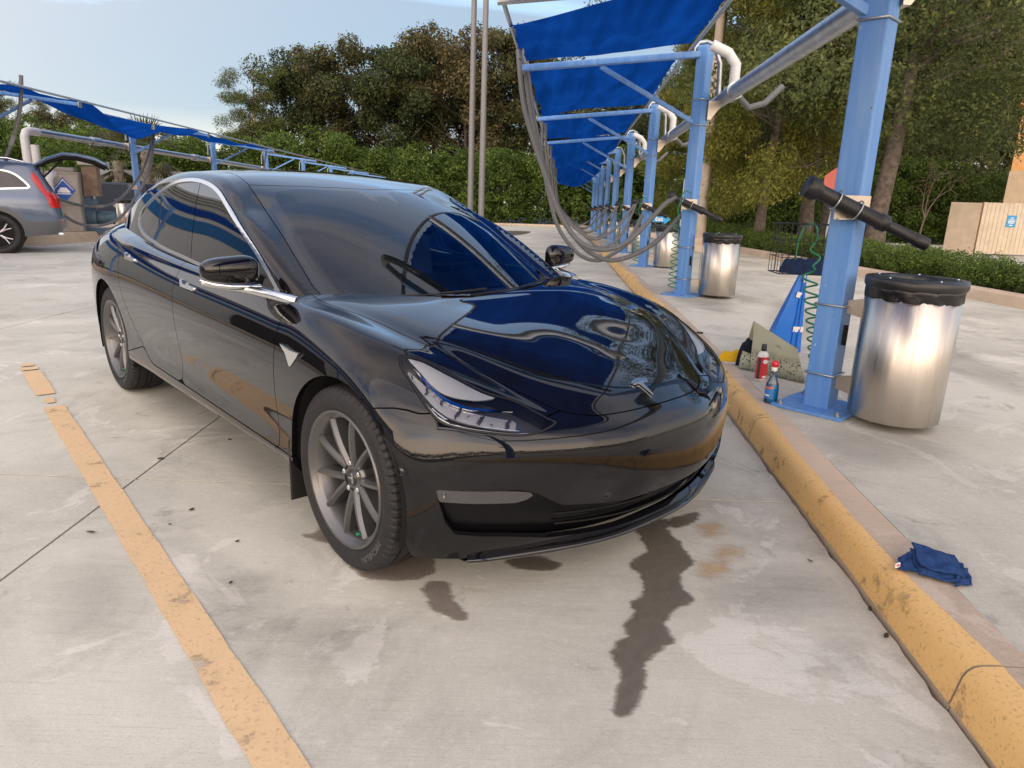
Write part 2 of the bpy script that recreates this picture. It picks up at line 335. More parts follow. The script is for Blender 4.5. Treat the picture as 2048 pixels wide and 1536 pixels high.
def _sdf(poly,P2):
    A=np.asarray(poly,float);B=np.roll(A,-1,0); d2=np.full(len(P2),1e9); ins=np.zeros(len(P2),bool)
    for a,b_ in zip(A,B):
        e=b_-a;w=P2-a;t=np.clip((w@e)/max(e@e,1e-15),0,1);q=w-t[:,None]*e; d2=np.minimum(d2,(q*q).sum(1)); c1=(P2[:,1]>=a[1]);c2=(P2[:,1]<b_[1]);cr=e[0]*w[:,1]-e[1]*w[:,0]; ins^=((c1&c2&(cr>0))|(~c1&~c2&(cr<0)))
    return np.where(ins,1,-1)*np.sqrt(d2)
def blot(name,pxs,mt,jag=0,h=.003,seed=1,dz=0.0,cell=.014):
    P=[gpt(u,v,dz) for u,v in pxs]; poly=np.array([tuple(q) for q in crv([(p.x,p.y) for p in P],4,True)]); lo=poly.min(0)-.06; hi=poly.max(0)+.06; nx=max(3,min(90,int((hi[0]-lo[0])/cell))); ny=max(3,min(120,int((hi[1]-lo[1])/cell)))
    X,Y=np.meshgrid(np.linspace(lo[0],hi[0],nx),np.linspace(lo[1],hi[1],ny),indexing='ij'); P2=np.stack([X.ravel(),Y.ravel()],1); d=_sdf(poly,P2); keep=d>-.06
    F=[(i*ny+j,(i+1)*ny+j,(i+1)*ny+j+1,i*ny+j+1) for i in range(nx-1) for j in range(ny-1) if keep[[i*ny+j,(i+1)*ny+j,(i+1)*ny+j+1,i*ny+j+1]].any()]
    o=mk(name,[hug(x,y,h+dz) for x,y in P2],F,mt); a=o.data.attributes.new('inset','FLOAT','POINT'); a.data.foreach_set('value',d.astype(np.float32)); o['kind']='structure'; return o
blot('wet_patch',[(1268,1053),(1300,1044),(1337,1040),(1337,1066),(1355,1082),(1372,1104),(1388,1126),(1366,1144),(1361,1173),(1386,1202),(1353,1219),(1328,1244),(1338,1265),(1349,1281),(1320,1302),(1291,1331),(1285,1380),(1262,1425),(1230,1425),(1241,1347),(1229,1318),(1231,1291),(1254,1273),(1250,1252),(1270,1227),(1262,1206),(1289,1186),(1279,1148),(1262,1128),(1295,1103),(1280,1075)],M_WET,.007,.003,3)
blot('wet_patch',[(1340,1040),(1395,1025),(1385,1045),(1350,1058)],M_WET,.006,.003,4)
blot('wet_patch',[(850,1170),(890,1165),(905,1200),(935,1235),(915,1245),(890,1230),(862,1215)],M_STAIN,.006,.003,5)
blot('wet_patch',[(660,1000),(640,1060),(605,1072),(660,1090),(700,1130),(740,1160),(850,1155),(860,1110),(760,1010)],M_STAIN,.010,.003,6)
blot('wet_patch',[(1010,1125),(1060,1112),(1120,1128),(1100,1142),(1050,1140)],M_WET,.006,.003,8)
blot('wet_patch',[(985,470),(1000,462),(1060,463),(1040,470)],M_WET,.03,.004,9)
for k,q in enumerate([[(1400,1055),(1435,1050),(1440,1068),(1410,1072)],[(1430,1100),(1470,1095),(1480,1110),(1440,1118)],[(1400,1130),(1450,1125),(1455,1145),(1410,1152)]]): blot('paint_stain',q,M_OIL,.006,.0025,20+k)
# tyre-dark and grimy areas of the lot and island
for k,(q,dz) in enumerate([([(300,800),(420,790),(520,880),(600,960),(560,1000),(400,900)],0),([(420,1150),(520,1180),(560,1240),(430,1250)],0),([(1440,1170),(1600,1140),(1640,1200),(1500,1230)],0),([(560,1260),(700,1230),(760,1290),(620,1330)],0),([(120,1150),(240,1130),(260,1230),(130,1260)],0),([(1640,870),(1800,860),(1900,900),(1780,935),(1660,910)],KH),([(1760,640),(1900,690),(2040,760),(2040,790),(1900,740),(1750,680)],KH),([(1560,600),(1640,640),(1600,680),(1540,650)],KH),([(1660,1290),(1690,1280),(1700,1330),(1650,1340)],0),([(1350,560),(1450,600),(1440,625),(1340,590)],KH)]):
    blot('grime_patch',q,M_GRIME,0,.0022,k,dz,.05)
M_LEAF=mat('dry_leaf',(.045,.035,.022),.6)
LEAFL=['leaf just right of the crossing of the two floor joints','leaf lying left of the yellow line below the long joint','leaf alone on the lot right of the yellow line','tiny leaf below the lone leaf right of the yellow line','small leaf right of the yellow line, farther from it','brown leaf low in the bay right of the yellow line','leaf close under the sedan door sill','speck of leaf left of the rear wheel','leaf speck under the front bumper','scrap near the kerb beside the wet streak','dark leaf in the gutter above the towel','dark leaf in the gutter below the towel','leaf in the far gutter behind the sedan hood','leaf beside the sedan hood near the kerb']
for k,(u,v,s) in enumerate([(322,919,.016),(182,1066,.018),(384,1021,.013),(340,1051,.007),(475,1085,.009),(462,1168,.009),(460,881,.011),(365,640,.012),(1030,1000,.01),(1620,1124,.012),(1740,1220,.016),(1772,1274,.016),(1280,600,.03),(1230,650,.02)]):
    p=gpt(u,v); m=MB(); a=random.uniform(0,3.1); n=9; pl=[]
    for i in range(n): t=2*math.pi*i/n; pl.append((s*math.cos(t)*(1+.2*math.sin(3*t)),s*.45*math.sin(t)))
    Mx=Matrix.Translation((p.x,p.y,p.z+.006))@Matrix.Rotation(a,4,'Z')@Matrix.Rotation(.25,4,'X'); m.prism(pl,0,.0015,Mx)
    o=m.build('fallen_leaf',M_LEAF); tag(o,'small dark fallen '+LEAFL[k],'leaf','fallen leaves on the lot')
# hedge kerb, planting bed, road behind, verge
hk=MB(); V=[];F=[]; pr=[(-.15,.12),(-.12,.27),(-.08,.30),(.06,.30),(.10,.27),(.10,.1)]
yy=list(np.arange(-6,52,1.0)); k=len(pr)
for y in yy:
    for a,b in pr: V.append((XH+a,y,zg(y)+b))
for i in range(len(yy)-1):
    for q in range(k-1): F.append((i*k+q,i*k+q+1,(i+1)*k+q+1,(i+1)*k+q))
hk.add(V,F); o=hk.build('hedge_kerb',M_KERBC); o['kind']='structure'
def strip(name,x0,x1,y0,y1,h,mt,step=2.0):
    V=[];F=[];Y=list(np.arange(y0,y1+.01,step))
    for y in Y: V+=[hug(x0,y,h),hug(x1,y,h)]
    for i in range(len(Y)-1): F.append((2*i,2*i+1,2*i+3,2*i+2))
    o=mk(name,V,F,mt); o['kind']='structure'; return o
strip('planting_bed',XH+.1,8.6,-6,50,.22,M_SOIL); strip('service_road',8.6,40,-6,44,.12,M_CONC2); strip('verge',8.6,60,44,70,.18,M_GRASS); strip('wood_floor',-60,60,60,110,-.1,M_SOIL,5.0)
strip('grass_verge',-60,-13.9,-12,62,.16,M_GRASS)
V=[];F=[]; pr=[(.05,-.03),(.03,.10),(0,.14),(-.25,.14),(-.5,.13),(-3.2,.13),(-3.2,-.2)]; k=len(pr)
for y in np.arange(-12,56,2.0):
    for a,b in pr: V.append((-10.75+a,y,zg(y)+b+(.10 if b>.05 else 0)))
for i in range(33):
    for q in range(k-1): F.append((i*k+q+1,i*k+q,(i+1)*k+q,(i+1)*k+q+1))
o=mk('far_kerb',V,F,M_KERBC); o['kind']='structure'
V=[];F=[]
for x in np.arange(-16,9,1.0):
    for a,b in ((0,-.05),(.03,.10),(.08,.13),(.4,.13)): V.append((x,54.0+.09*abs(x+3)+a,zg(54)+b))
for i in range(24):
    for q in range(3): F.append((i*4+q,i*4+q+1,(i+1)*4+q+1,(i+1)*4+q))
o=mk('end_kerb',V,F,M_KERBC); o['kind']='structure'
# ---------------------------------------------------------------- sedan body surface (numpy)
NET=[
[(0.655,0,0.165),(0.7,0,0.24),(0.733,0,0.37),(0.74,0,0.495),(0.724,0,0.568),(0.676,0,0.613),(0.62,0,0.642),(0.55,0,0.674),(0.45,0,0.712),(0.35,0,0.743)],
[(0.64,0.22,0.165),(0.685,0.23,0.24),(0.716,0.23,0.37),(0.726,0.23,0.495),(0.708,0.23,0.568),(0.656,0.23,0.614),(0.59,0.22,0.65),(0.5,0.2,0.69),(0.39,0.13,0.73),(0.27,0,0.768)],
[(0.585,0.43,0.165),(0.625,0.44,0.24),(0.65,0.44,0.37),(0.658,0.44,0.495),(0.638,0.44,0.574),(0.578,0.43,0.622),(0.505,0.41,0.665),(0.42,0.36,0.71),(0.3,0.22,0.757),(0.18,0,0.793)],
[(0.525,0.6,0.165),(0.555,0.61,0.24),(0.575,0.61,0.36),(0.575,0.615,0.5),(0.548,0.617,0.588),(0.477,0.6,0.65),(0.395,0.565,0.703),(0.31,0.49,0.75),(0.2,0.29,0.792),(0.08,0,0.816)],
[(0.455,0.75,0.17),(0.478,0.76,0.25),(0.49,0.765,0.36),(0.482,0.765,0.49),(0.452,0.758,0.608),(0.382,0.73,0.686),(0.3,0.68,0.74),(0.215,0.585,0.785),(0.1,0.35,0.822),(-0.03,0,0.837)],
[(0.37,0.845,0.175),(0.388,0.862,0.25),(0.392,0.87,0.37),(0.38,0.87,0.5),(0.345,0.857,0.61),(0.275,0.82,0.705),(0.19,0.755,0.775),(0.11,0.645,0.812),(-0.02,0.38,0.848),(-0.12,0,0.853)],
[(0.25,0.887,0.18),(0.258,0.907,0.26),(0.258,0.917,0.38),(0.25,0.917,0.51),(0.22,0.91,0.62),(0.16,0.875,0.727),(0.08,0.805,0.803),(0,0.685,0.835),(-0.12,0.4,0.866),(-0.2,0,0.866)],
[(0,0.9,0.215),(0,0.918,0.27),(0,0.928,0.38),(0,0.93,0.52),(0,0.925,0.64),(-0.03,0.897,0.75),(-0.07,0.83,0.827),(-0.12,0.72,0.855),(-0.2,0.42,0.88),(-0.26,0,0.877)],
[(-0.38,0.868,0.238),(-0.38,0.912,0.292),(-0.38,0.91,0.38),(-0.38,0.918,0.52),(-0.38,0.917,0.66),(-0.38,0.892,0.78),(-0.38,0.835,0.862),(-0.38,0.745,0.884),(-0.38,0.43,0.893),(-0.38,0,0.89)],
[(-0.9,0.861,0.238),(-0.9,0.915,0.292),(-0.9,0.901,0.385),(-0.9,0.912,0.53),(-0.9,0.919,0.68),(-0.9,0.896,0.8),(-0.9,0.846,0.877),(-0.9,0.785,0.91),(-0.9,0.5,0.9),(-0.9,0,0.9)],
[(-1.55,0.861,0.238),(-1.55,0.917,0.292),(-1.55,0.9,0.39),(-1.55,0.912,0.54),(-1.55,0.921,0.7),(-1.55,0.899,0.82),(-1.55,0.85,0.89),(-1.55,0.797,0.922),(-1.55,0.5,0.91),(-1.55,0,0.91)],
[(-2.15,0.868,0.238),(-2.15,0.918,0.292),(-2.15,0.906,0.395),(-2.15,0.916,0.55),(-2.15,0.926,0.715),(-2.15,0.906,0.845),(-2.15,0.86,0.918),(-2.15,0.803,0.955),(-2.15,0.5,0.95),(-2.15,0,0.95)],
[(-2.52,0.881,0.238),(-2.52,0.92,0.292),(-2.52,0.917,0.405),(-2.52,0.925,0.56),(-2.52,0.931,0.725),(-2.52,0.91,0.862),(-2.52,0.86,0.945),(-2.52,0.785,0.99),(-2.52,0.5,1),(-2.52,0,1)],
[(-2.875,0.895,0.24),(-2.875,0.92,0.31),(-2.875,0.928,0.42),(-2.875,0.932,0.57),(-2.875,0.932,0.735),(-2.875,0.905,0.875),(-2.875,0.845,0.965),(-2.875,0.75,1.01),(-2.9,0.5,1.04),(-2.9,0,1.045)],
[(-3.25,0.87,0.26),(-3.25,0.895,0.32),(-3.25,0.905,0.43),(-3.25,0.908,0.58),(-3.25,0.903,0.745),(-3.24,0.868,0.885),(-3.22,0.8,0.975),(-3.2,0.69,1.02),(-3.18,0.45,1.05),(-3.16,0,1.06)],
[(-3.5,0.79,0.28),(-3.54,0.81,0.33),(-3.56,0.82,0.44),(-3.57,0.82,0.59),(-3.57,0.81,0.75),(-3.55,0.775,0.89),(-3.5,0.7,0.985),(-3.46,0.6,1.03),(-3.42,0.4,1.055),(-3.4,0,1.065)],
[(-3.66,0.55,0.28),(-3.71,0.56,0.33),(-3.74,0.57,0.44),(-3.745,0.57,0.59),(-3.735,0.56,0.75),(-3.7,0.54,0.89),(-3.65,0.5,0.99),(-3.6,0.44,1.045),(-3.55,0.3,1.065),(-3.5,0,1.07)],
[(-3.73,0,0.28),(-3.78,0,0.33),(-3.81,0,0.44),(-3.815,0,0.59),(-3.8,0,0.75),(-3.76,0,0.89),(-3.7,0,1),(-3.66,0,1.055),(-3.62,0,1.07),(-3.56,0,1.07)]]
def _pad(G):
    m=np.array([1,-1,1.])
    G=np.concatenate([G[1:3][::-1]*m,G,G[-3:-1][::-1]*m],0)          # mirror at both ends of u (y=0 plane)
    top=G[:,-3:-1][:,::-1]*m                                        # mirror past the centre line
    bot=2*G[:,:1]-G[:,1:3][:,::-1]
    return np.concatenate([bot,G,top],1)
def _bw(t):
    return np.stack([(1-t)**3,3*t**3-6*t**2+4,-3*t**3+3*t**2+3*t+1,t**3],-1)/6
def _bspl(A,axis,t):
    A=np.moveaxis(A,axis,0); i=np.clip(np.floor(t).astype(int),0,A.shape[0]-5); w=_bw(t-i)
    out=sum(w[:,k].reshape(-1,*([1]*(A.ndim-1)))*A[i+1+k-0] for k in range(4)) if False else sum(w[:,k].reshape(-1,*([1]*(A.ndim-1)))*A[i+1+k] for k in range(4))
    return np.moveaxis(out,0,axis)
def body_eval(u,v,_c={}):
    """u in [0,17], v in [0,9] -> (len(u),len(v),3) points of the right-handed half (y>=0)"""
    if 'C' not in _c:
        G=np.array(NET); C=G.copy()
        iu=np.arange(G.shape[0],dtype=float); iv=np.arange(G.shape[1],dtype=float)
        for _ in range(3):
            S=_bspl(_bspl(_pad(C),0,iu),1,iv); C=C+.8*(G-S)
            C[0,:,1]=0;C[-1,:,1]=0;C[:,-1,1]=0
        _c['C']=_pad(C)
    return _bspl(_bspl(_c['C'],0,np.asarray(u,float)),1,np.asarray(v,float))
def grid_normals(Pt):
    du=np.gradient(Pt,axis=0); dv=np.gradient(Pt,axis=1); n=np.cross(du,dv); l=np.linalg.norm(n,axis=-1,keepdims=True)
    return n/np.maximum(l,1e-12)
# greenhouse
ZCX=[.1,-.20,-.262,-.5,-.75,-1.0,-1.214,-1.45,-1.7,-1.95,-2.2,-2.5,-2.8,-3.1,-3.4,-3.7]
ZCZ=[.66,.834,.866,.985,1.105,1.213,1.290,1.348,1.385,1.400,1.397,1.362,1.30,1.21,1.09,.95]
BYX=[.2,-.3,-.56,-.9,-1.3,-1.6,-2.0,-2.3,-2.6,-2.9,-3.2,-3.6]
BYY=[.60,.715,.758,.795,.808,.807,.81,.81,.80,.775,.72,.60]
def cspline(xs,ys):
    xs=np.array(xs,float);ys=np.array(ys,float)
    if xs[0]>xs[-1]: xs=xs[::-1];ys=ys[::-1]
    n=len(xs);h=np.diff(xs);A=np.zeros((n,n));r=np.zeros(n);A[0,0]=A[-1,-1]=1
    for i in range(1,n-1):
        A[i,i-1]=h[i-1];A[i,i]=2*(h[i-1]+h[i]);A[i,i+1]=h[i];r[i]=6*((ys[i+1]-ys[i])/h[i]-(ys[i]-ys[i-1])/h[i-1])
    M=np.linalg.solve(A,r)
    def f(x):
        x=np.asarray(x,float);i=np.clip(np.searchsorted(xs,x)-1,0,n-2);a=xs[i+1]-x;b=x-xs[i];hh=h[i]
        return M[i]*a**3/(6*hh)+M[i+1]*b**3/(6*hh)+(ys[i]/hh-M[i]*hh/6)*a+(ys[i+1]/hh-M[i+1]*hh/6)*b
    return f
ZC=cspline(ZCX,ZCZ); BY=cspline(BYX,BYY)
def smooth01(a,b,x):
    t=np.clip((x-a)/(b-a),0,1); return t*t*(3-2*t)
def gh_F(x,y,z):
    ya=np.abs(y)
    bow=.56*smooth01(-1.7,-1.2,x)-.25*smooth01(-2.2,-2.9,x)
    q2=np.where(ya<.58,ya**2,.3364+.058*(1-np.exp(-np.clip(ya-.58,0,1)/.05)))
    T=ZC(x+bow*q2)-.085*q2*smooth01(-.9,-1.5,x)
    g1=(z-T)*.90
    S=BY(x)-.24*(z-.92)-.28*(z-.92)**2
    g2=(ya-S)*.90
    k=.045
    h=np.clip(.5+.5*(g1-g2)/k,0,1)
    return g2*(1-h)+g1*h+k*h*(1-h)
def gh_surf(xs,phis):
    X,Ph=np.meshgrid(xs,phis,indexing='ij'); c,s=np.cos(Ph),np.sin(Ph); z0=.70
    lo=np.zeros_like(X);hi=np.full_like(X,1.2)
    for _ in range(44):
        m=(lo+hi)/2; F=gh_F(X,m*c,z0+m*s); inn=F<0; lo=np.where(inn,m,lo);hi=np.where(inn,hi,m)
    return np.stack([X,lo*c,z0+lo*s],-1)
def gh_normals(Pt):
    e=1e-4; x,y,z=Pt[...,0],Pt[...,1],Pt[...,2]
    n=np.stack([gh_F(x+e,y,z)-gh_F(x-e,y,z),gh_F(x,y+e,z)-gh_F(x,y-e,z),gh_F(x,y,z+e)-gh_F(x,y,z-e)],-1)
    return n/np.linalg.norm(n,axis=-1,keepdims=True)
# ---------------------------------------------------------------- the black sedan
M_PAINT=mat('black_paint',(.004,.004,.005),.03,coat=.85,spec=.12)
M_GBLK=mat('gloss_black_glass',(.003,.004,.006),.012,coat=.6,spec=.6)
M_PLAST=mat('black_plastic',(.012,.012,.013),.55,bump=(60,.15))
M_DARK=mat('dark_cavity',(.004,.004,.004),.9)
M_CHROME=mat('satin_chrome',(.72,.74,.74),.16,1.0)
M_RIM=mat('grey_alloy',(.135,.135,.135),.34,.7,coat=.15,coatr=.15)
M_TYRE=mat('tyre_rubber',(.016,.016,.017),.62,noise=(18,.35),bump=(90,.2))
def poly_sdf(poly,P2):
    """signed distance to a closed polygon, positive inside"""
    A=np.asarray(poly,float);B=np.roll(A,-1,0); d2=np.full(len(P2),1e9); ins=np.zeros(len(P2),bool)
    for a,b in zip(A,B):
        e=b-a;w=P2-a;t=np.clip((w@e)/max(e@e,1e-15),0,1);q=w-t[:,None]*e; d2=np.minimum(d2,(q*q).sum(1))
        c1=(P2[:,1]>=a[1]);c2=(P2[:,1]<b[1]);cr=e[0]*w[:,1]-e[1]*w[:,0]
        ins^=((c1&c2&(cr>0))|(~c1&~c2&(cr<0)))
    return np.where(ins,1,-1)*np.sqrt(d2)
class Sheet:
    def __init__(s,V,N,F): s.V=np.asarray(V,float);s.N=np.asarray(N,float);s.F=F
    def clip(s,f):
        V=[*s.V];N=[*s.N];F=[];cache={}
        for fc in s.F:
            g=[f[i] for i in fc]
            if min(g)>=0: F.append(fc); continue
            if max(g)<0: continue
            out=[]
            for k in range(len(fc)):
                i,j=fc[k],fc[(k+1)%len(fc)]; a,b=f[i],f[j]
                if a>=0: out.append(i)
                if (a>=0)!=(b>=0):
                    key=(min(i,j),max(i,j))
                    if key not in cache:
                        t=a/(a-b); V.append(s.V[i]*(1-t)+s.V[j]*t); n=s.N[i]*(1-t)+s.N[j]*t; N.append(n/np.linalg.norm(n)); cache[key]=len(V)-1
                    out.append(cache[key])
            if len(out)>=3: F.append(tuple(out))
        r=Sheet(V,N,F); return r.compact()
    def compact(s):
        used=sorted({i for f in s.F for i in f}); mp={o:n for n,o in enumerate(used)}
        return Sheet(s.V[used] if used else np.zeros((0,3)),s.N[used] if used else np.zeros((0,3)),[tuple(mp[i] for i in f) for f in s.F])
    def largest(s):
        """keep only the biggest connected piece"""
        p=list(range(len(s.V)))
        def find(a):
            while p[a]!=a: p[a]=p[p[a]]; a=p[a]
            return a
        for f in s.F:
            r=find(f[0])
            for i in f[1:]: p[find(i)]=r
        cnt={}
        for f in s.F: r=find(f[0]); cnt[r]=cnt.get(r,0)+1
        if not cnt: return s
        b=max(cnt,key=cnt.get); return Sheet(s.V,s.N,[f for f in s.F if find(f[0])==b]).compact()
    def mirror(s):
        m=np.array([1,-1,1.]); return Sheet(s.V*m,s.N*m,[f[::-1] for f in s.F])
    def join(s,o):
        k=len(s.V); return Sheet(np.concatenate([s.V,o.V]),np.concatenate([s.N,o.N]),list(s.F)+[tuple(i+k for i in f) for f in o.F])
    def edge(s,depth):
        """turn the open border inwards so that the panel has thickness"""
        cnt={}
        for f in s.F:
            for k in range(len(f)):
                a,b=f[k],f[(k+1)%len(f)]; key=(min(a,b),max(a,b)); cnt.setdefault(key,[]).append((a,b))
        V=[*s.V];N=[*s.N];F=list(s.F);mp={}
        for key,l in cnt.items():
            if len(l)!=1: continue
            a,b=l[0]
            if abs(s.V[a][1])<1e-5 and abs(s.V[b][1])<1e-5: continue
            q=[]
            e=s.V[b]-s.V[a]; nn_=np.cross(e,s.N[a]+s.N[b]); L=np.linalg.norm(nn_)
            if L<1e-12: continue
            nn_/=L
            for i in (a,b): V.append(s.V[i]);N.append(nn_);q.append(len(V)-1)
            for i in (b,a): V.append(s.V[i]-depth*s.N[i]);N.append(nn_);q.append(len(V)-1)
            F.append((q[1],q[0],q[3],q[2]))
        return Sheet(V,N,F)
    def obj(s,name,m,parent,depth=.010):
        t=s.edge(depth) if depth else s
        return mk(name,t.V,t.F,m,parent,N=t.N)
def weld_mirror(s):
    s=s.largest(); m=s.mirror(); k=len(s.V); mp=[i if abs(s.V[i][1])<1e-6 else None for i in range(k)]; n=0; V=list(s.V);N=list(s.N)
    for i in range(k):
        if mp[i] is None: mp[i]=len(V); V.append(m.V[i]); N.append(m.N[i])
    return Sheet(V,N,list(s.F)+[tuple(mp[i] for i in f) for f in m.F])
SIDE=lambda V:V[:,[0,2]]
TOPV=lambda V:np.stack([V[:,0],np.abs(V[:,1])],1)
FRNT=lambda V:np.stack([np.abs(V[:,1]),V[:,2]],1)
_hd=np.array([.70,.60,.39]);_hd/=np.linalg.norm(_hd);_e1=np.array([-.65,.76,0]);_e1/=np.linalg.norm(_e1);_e2=np.cross(_hd,_e1)
HEADV=lambda V:np.stack([V@_e1,V@_e2],1)
HOOD=[(-.60,-.2),(-.60,.70),(-.47,.725),(-.398,.721),(-.20,.690),(.025,.654),(.196,.602),(.296,.560),(.397,.503),(.474,.455),(.544,.408),(.583,.365),(.624,.292),(.648,.193),(.658,.09),(.661,0),(.661,-.2)]
HOOD=[HOOD[0]]+[tuple(p) for p in crv(HOOD[1:-1],6)]+[HOOD[-1]]
def half_body(nu=13,nv=11,off=0.0):
    u=np.linspace(0,17,17*nu+1);v=np.linspace(0,9,9*nv+1);P_=body_eval(u,v)
    # pressed lines: shallow valley along the hood shut line, crest on top of the fender
    q=P_.reshape(-1,3); dh=poly_sdf(HOOD[::2],TOPV(q)); wt=smooth01(-.52,-.30,q[:,0])*(q[:,2]>.5)
    dz=wt*(-.008*np.exp(-(dh/.048)**2)+.010*np.exp(-((dh+.125)/.055)**2)*smooth01(.48,.20,q[:,0])+.0015*np.exp(-((dh-.20)/.14)**2)); q[:,2]+=dz; P_=q.reshape(P_.shape)
    N_=grid_normals(P_)
    N_[0,:,1]=0;N_[-1,:,1]=0;N_[:,-1,1]=0;P_[0,:,1]=0;P_[-1,:,1]=0;P_[:,-1,1]=0
    N_=np.nan_to_num(N_); L_n=np.linalg.norm(N_,axis=-1,keepdims=True); N_=np.where(L_n<1e-4,np.array([0,0,1.]),N_/np.maximum(L_n,1e-4))
    if N_[len(u)//2,4*nv,1]<0: N_=-N_
    P_=P_-off*N_
    a,b=P_.shape[:2]; F=[]
    for i in range(a-1):
        for j in range(b-1): F.append((i*b+j,i*b+j+1,(i+1)*b+j+1,(i+1)*b+j))
    V=P_.reshape(-1,3);N=N_.reshape(-1,3)
    f=F[(len(u)//2)*(b-1)+4*nv]; nf=np.cross(V[f[1]]-V[f[0]],V[f[2]]-V[f[0]])
    if nf@N[f[0]]<0: F=[q[::-1] for q in F]
    return Sheet(V,N,F)
def half_house(nx=230,na=90,off=0.0):
    xs=np.linspace(-3.45,-.18,nx);ph=np.concatenate([np.linspace(.05,.72,na//3),np.linspace(.72,1.02,na//3+1)[1:],np.linspace(1.02,np.pi/2,na//3+1)[1:]])
    P_=gh_surf(xs,ph);N_=gh_normals(P_);P_[:,-1,1]=0;N_[:,-1,1]=0;N_/=np.linalg.norm(N_,axis=-1,keepdims=True);P_=P_-off*N_
    a,b=P_.shape[:2];F=[(i*b+j,i*b+j+1,(i+1)*b+j+1,(i+1)*b+j) for i in range(a-1) for j in range(b-1)]
    V=P_.reshape(-1,3);N=N_.reshape(-1,3);f=F[100*(b-1)+20];nf=np.cross(V[f[1]]-V[f[0]],V[f[2]]-V[f[0]])
    if nf@N[f[0]]<0: F=[q[::-1] for q in F]
    return Sheet(V,N,F)
GAP=.0045
HEAD3=[(.158,.755,.788),(.208,.703,.777),(.301,.658,.743),(.396,.597,.698),(.459,.526,.671),(.507,.491,.647),(.556,.458,.62),(.58,.442,.606),(.574,.512,.585),(.547,.583,.581),(.498,.669,.594),(.451,.736,.608),(.412,.776,.624),(.379,.791,.646),(.326,.797,.686),(.258,.793,.73),(.198,.786,.763)]
HEADP=[tuple(p) for p in crv(HEADV(np.array(HEAD3)),5,True)]
BUMP=[(.0,.52),(.12,.615),(.188,.641),(.228,.651),(.281,.659),(.317,.657),(.352,.650),(.40,.655),(.50,.64),(.562,.612),(.553,.634),(.60,.67),(.9,.67),(.9,.0),(0,0)]
DOORF=[(-.505,1.1),(-.498,.90),(-.490,.852),(-.485,.816),(-.480,.769),(-.477,.712),(-.476,.644),(-.478,.511),(-.477,.401),(-.472,.330),(-.485,.312),(-.53,.311),(-.80,.316),(-1.256,.323),(-1.57,.328),(-1.60,.345),(-1.601,.42),(-1.602,.504),(-1.604,.577),(-1.610,.689),(-1.626,.776),(-1.645,.85),(-1.66,.904),(-1.71,1.1)]
DOORR=[(-1.71,1.1),(-1.66,.904),(-1.645,.85),(-1.626,.776),(-1.610,.689),(-1.604,.577),(-1.602,.504),(-1.601,.42),(-1.60,.345),(-1.63,.329),(-1.814,.331),(-2.04,.334),(-2.12,.350),(-2.19,.385),(-2.283,.44),(-2.389,.54),(-2.47,.65),(-2.515,.747),(-2.545,.857),(-2.56,.93),(-2.60,1.1)]
ROCK=[(-.30,0),(-.33,.309),(-.53,.3105),(-.80,.316),(-1.256,.323),(-1.57,.328),(-1.814,.331),(-2.04,.334),(-2.12,.35),(-2.19,.385),(-2.24,.40),(-2.6,.3),(-2.6,0)]
def arch(cx,cz,r):
    return [(cx+r*math.cos(a),cz+r*math.sin(a)) for a in np.linspace(R(-12),R(192),60)]+[(cx-r*1.02,-.2),(cx+r*1.02,-.2)]
CABIN=[(-.42,-.3),(-.42,0),(-.44,.3),(-.55,.5),(-.68,.66),(-.82,.740),(-1.3,.772),(-2.0,.778),(-2.6,.755),(-2.95,.70),(-3.1,.55),(-3.15,0),(-3.15,-.3)]
INTAKE=[(-.2,.318),(.15,.320),(.30,.326),(.46,.345),(.545,.398),(.60,.416),(.684,.417),(.793,.425),(.823,.428),(.817,.385),(.80,.317),(.771,.272),(.70,.258),(.639,.250),(.56,.236),(.48,.218),(.30,.204),(.15,.200),(-.2,.200)]
FOG=[(.823,.428),(.793,.425),(.684,.417),(.60,.408),(.545,.397),(.572,.377),(.606,.368),(.724,.376),(.817,.386)]
DLO=[(-.62,.880),(-.667,.894),(-.745,.943),(-.81,.984),(-.952,1.058),(-1.179,1.153),(-1.368,1.229),(-1.512,1.281),(-1.669,1.315),(-1.856,1.332),(-2.016,1.331),(-2.166,1.316),(-2.314,1.281),(-2.481,1.222),(-2.60,1.165),(-2.655,1.105),(-2.60,1.045),(-2.444,.998),(-2.252,.974),(-2.025,.951),(-1.748,.934),(-1.515,.919),(-1.1,.903),(-.8,.888)]
DLOP=[tuple(p) for p in crv(DLO[1:-1],5)]; DLOP=[(-.61,.874)]+DLOP+[(-.75,.878)]
WSP=[(-.12,-.3),(-.12,.3),(-.30,.64),(-.49,.675),(-.595,.683),(-.743,.664),(-.891,.645),(-1.063,.621),(-1.273,.587),(-1.44,.566),(-1.472,.560),(-1.445,.50),(-1.397,.392),(-1.326,.224),(-1.285,.08),(-1.278,0),(-1.278,-.3)]
def off_in(f,w): return f-w
RGP=[(-1.278,-.3),(-1.278,0),(-1.285,.08),(-1.326,.224),(-1.397,.392),(-1.445,.50),(-1.475,.558),(-1.60,.548),(-1.878,.527),(-2.1,.52),(-2.32,.515),(-2.36,.35),(-2.38,0),(-2.38,-.3)]
RWP=[(-2.39,-.3),(-2.39,0),(-2.37,.35),(-2.335,.515),(-2.6,.515),(-2.9,.51),(-3.1,.50),(-3.19,.42),(-3.24,.2),(-3.25,0),(-3.25,-.3)]
car=thing('sedan','glossy black sedan with grey alloy wheels parked nose towards the yellow kerb','car',(.079,2.915,0),-.824)
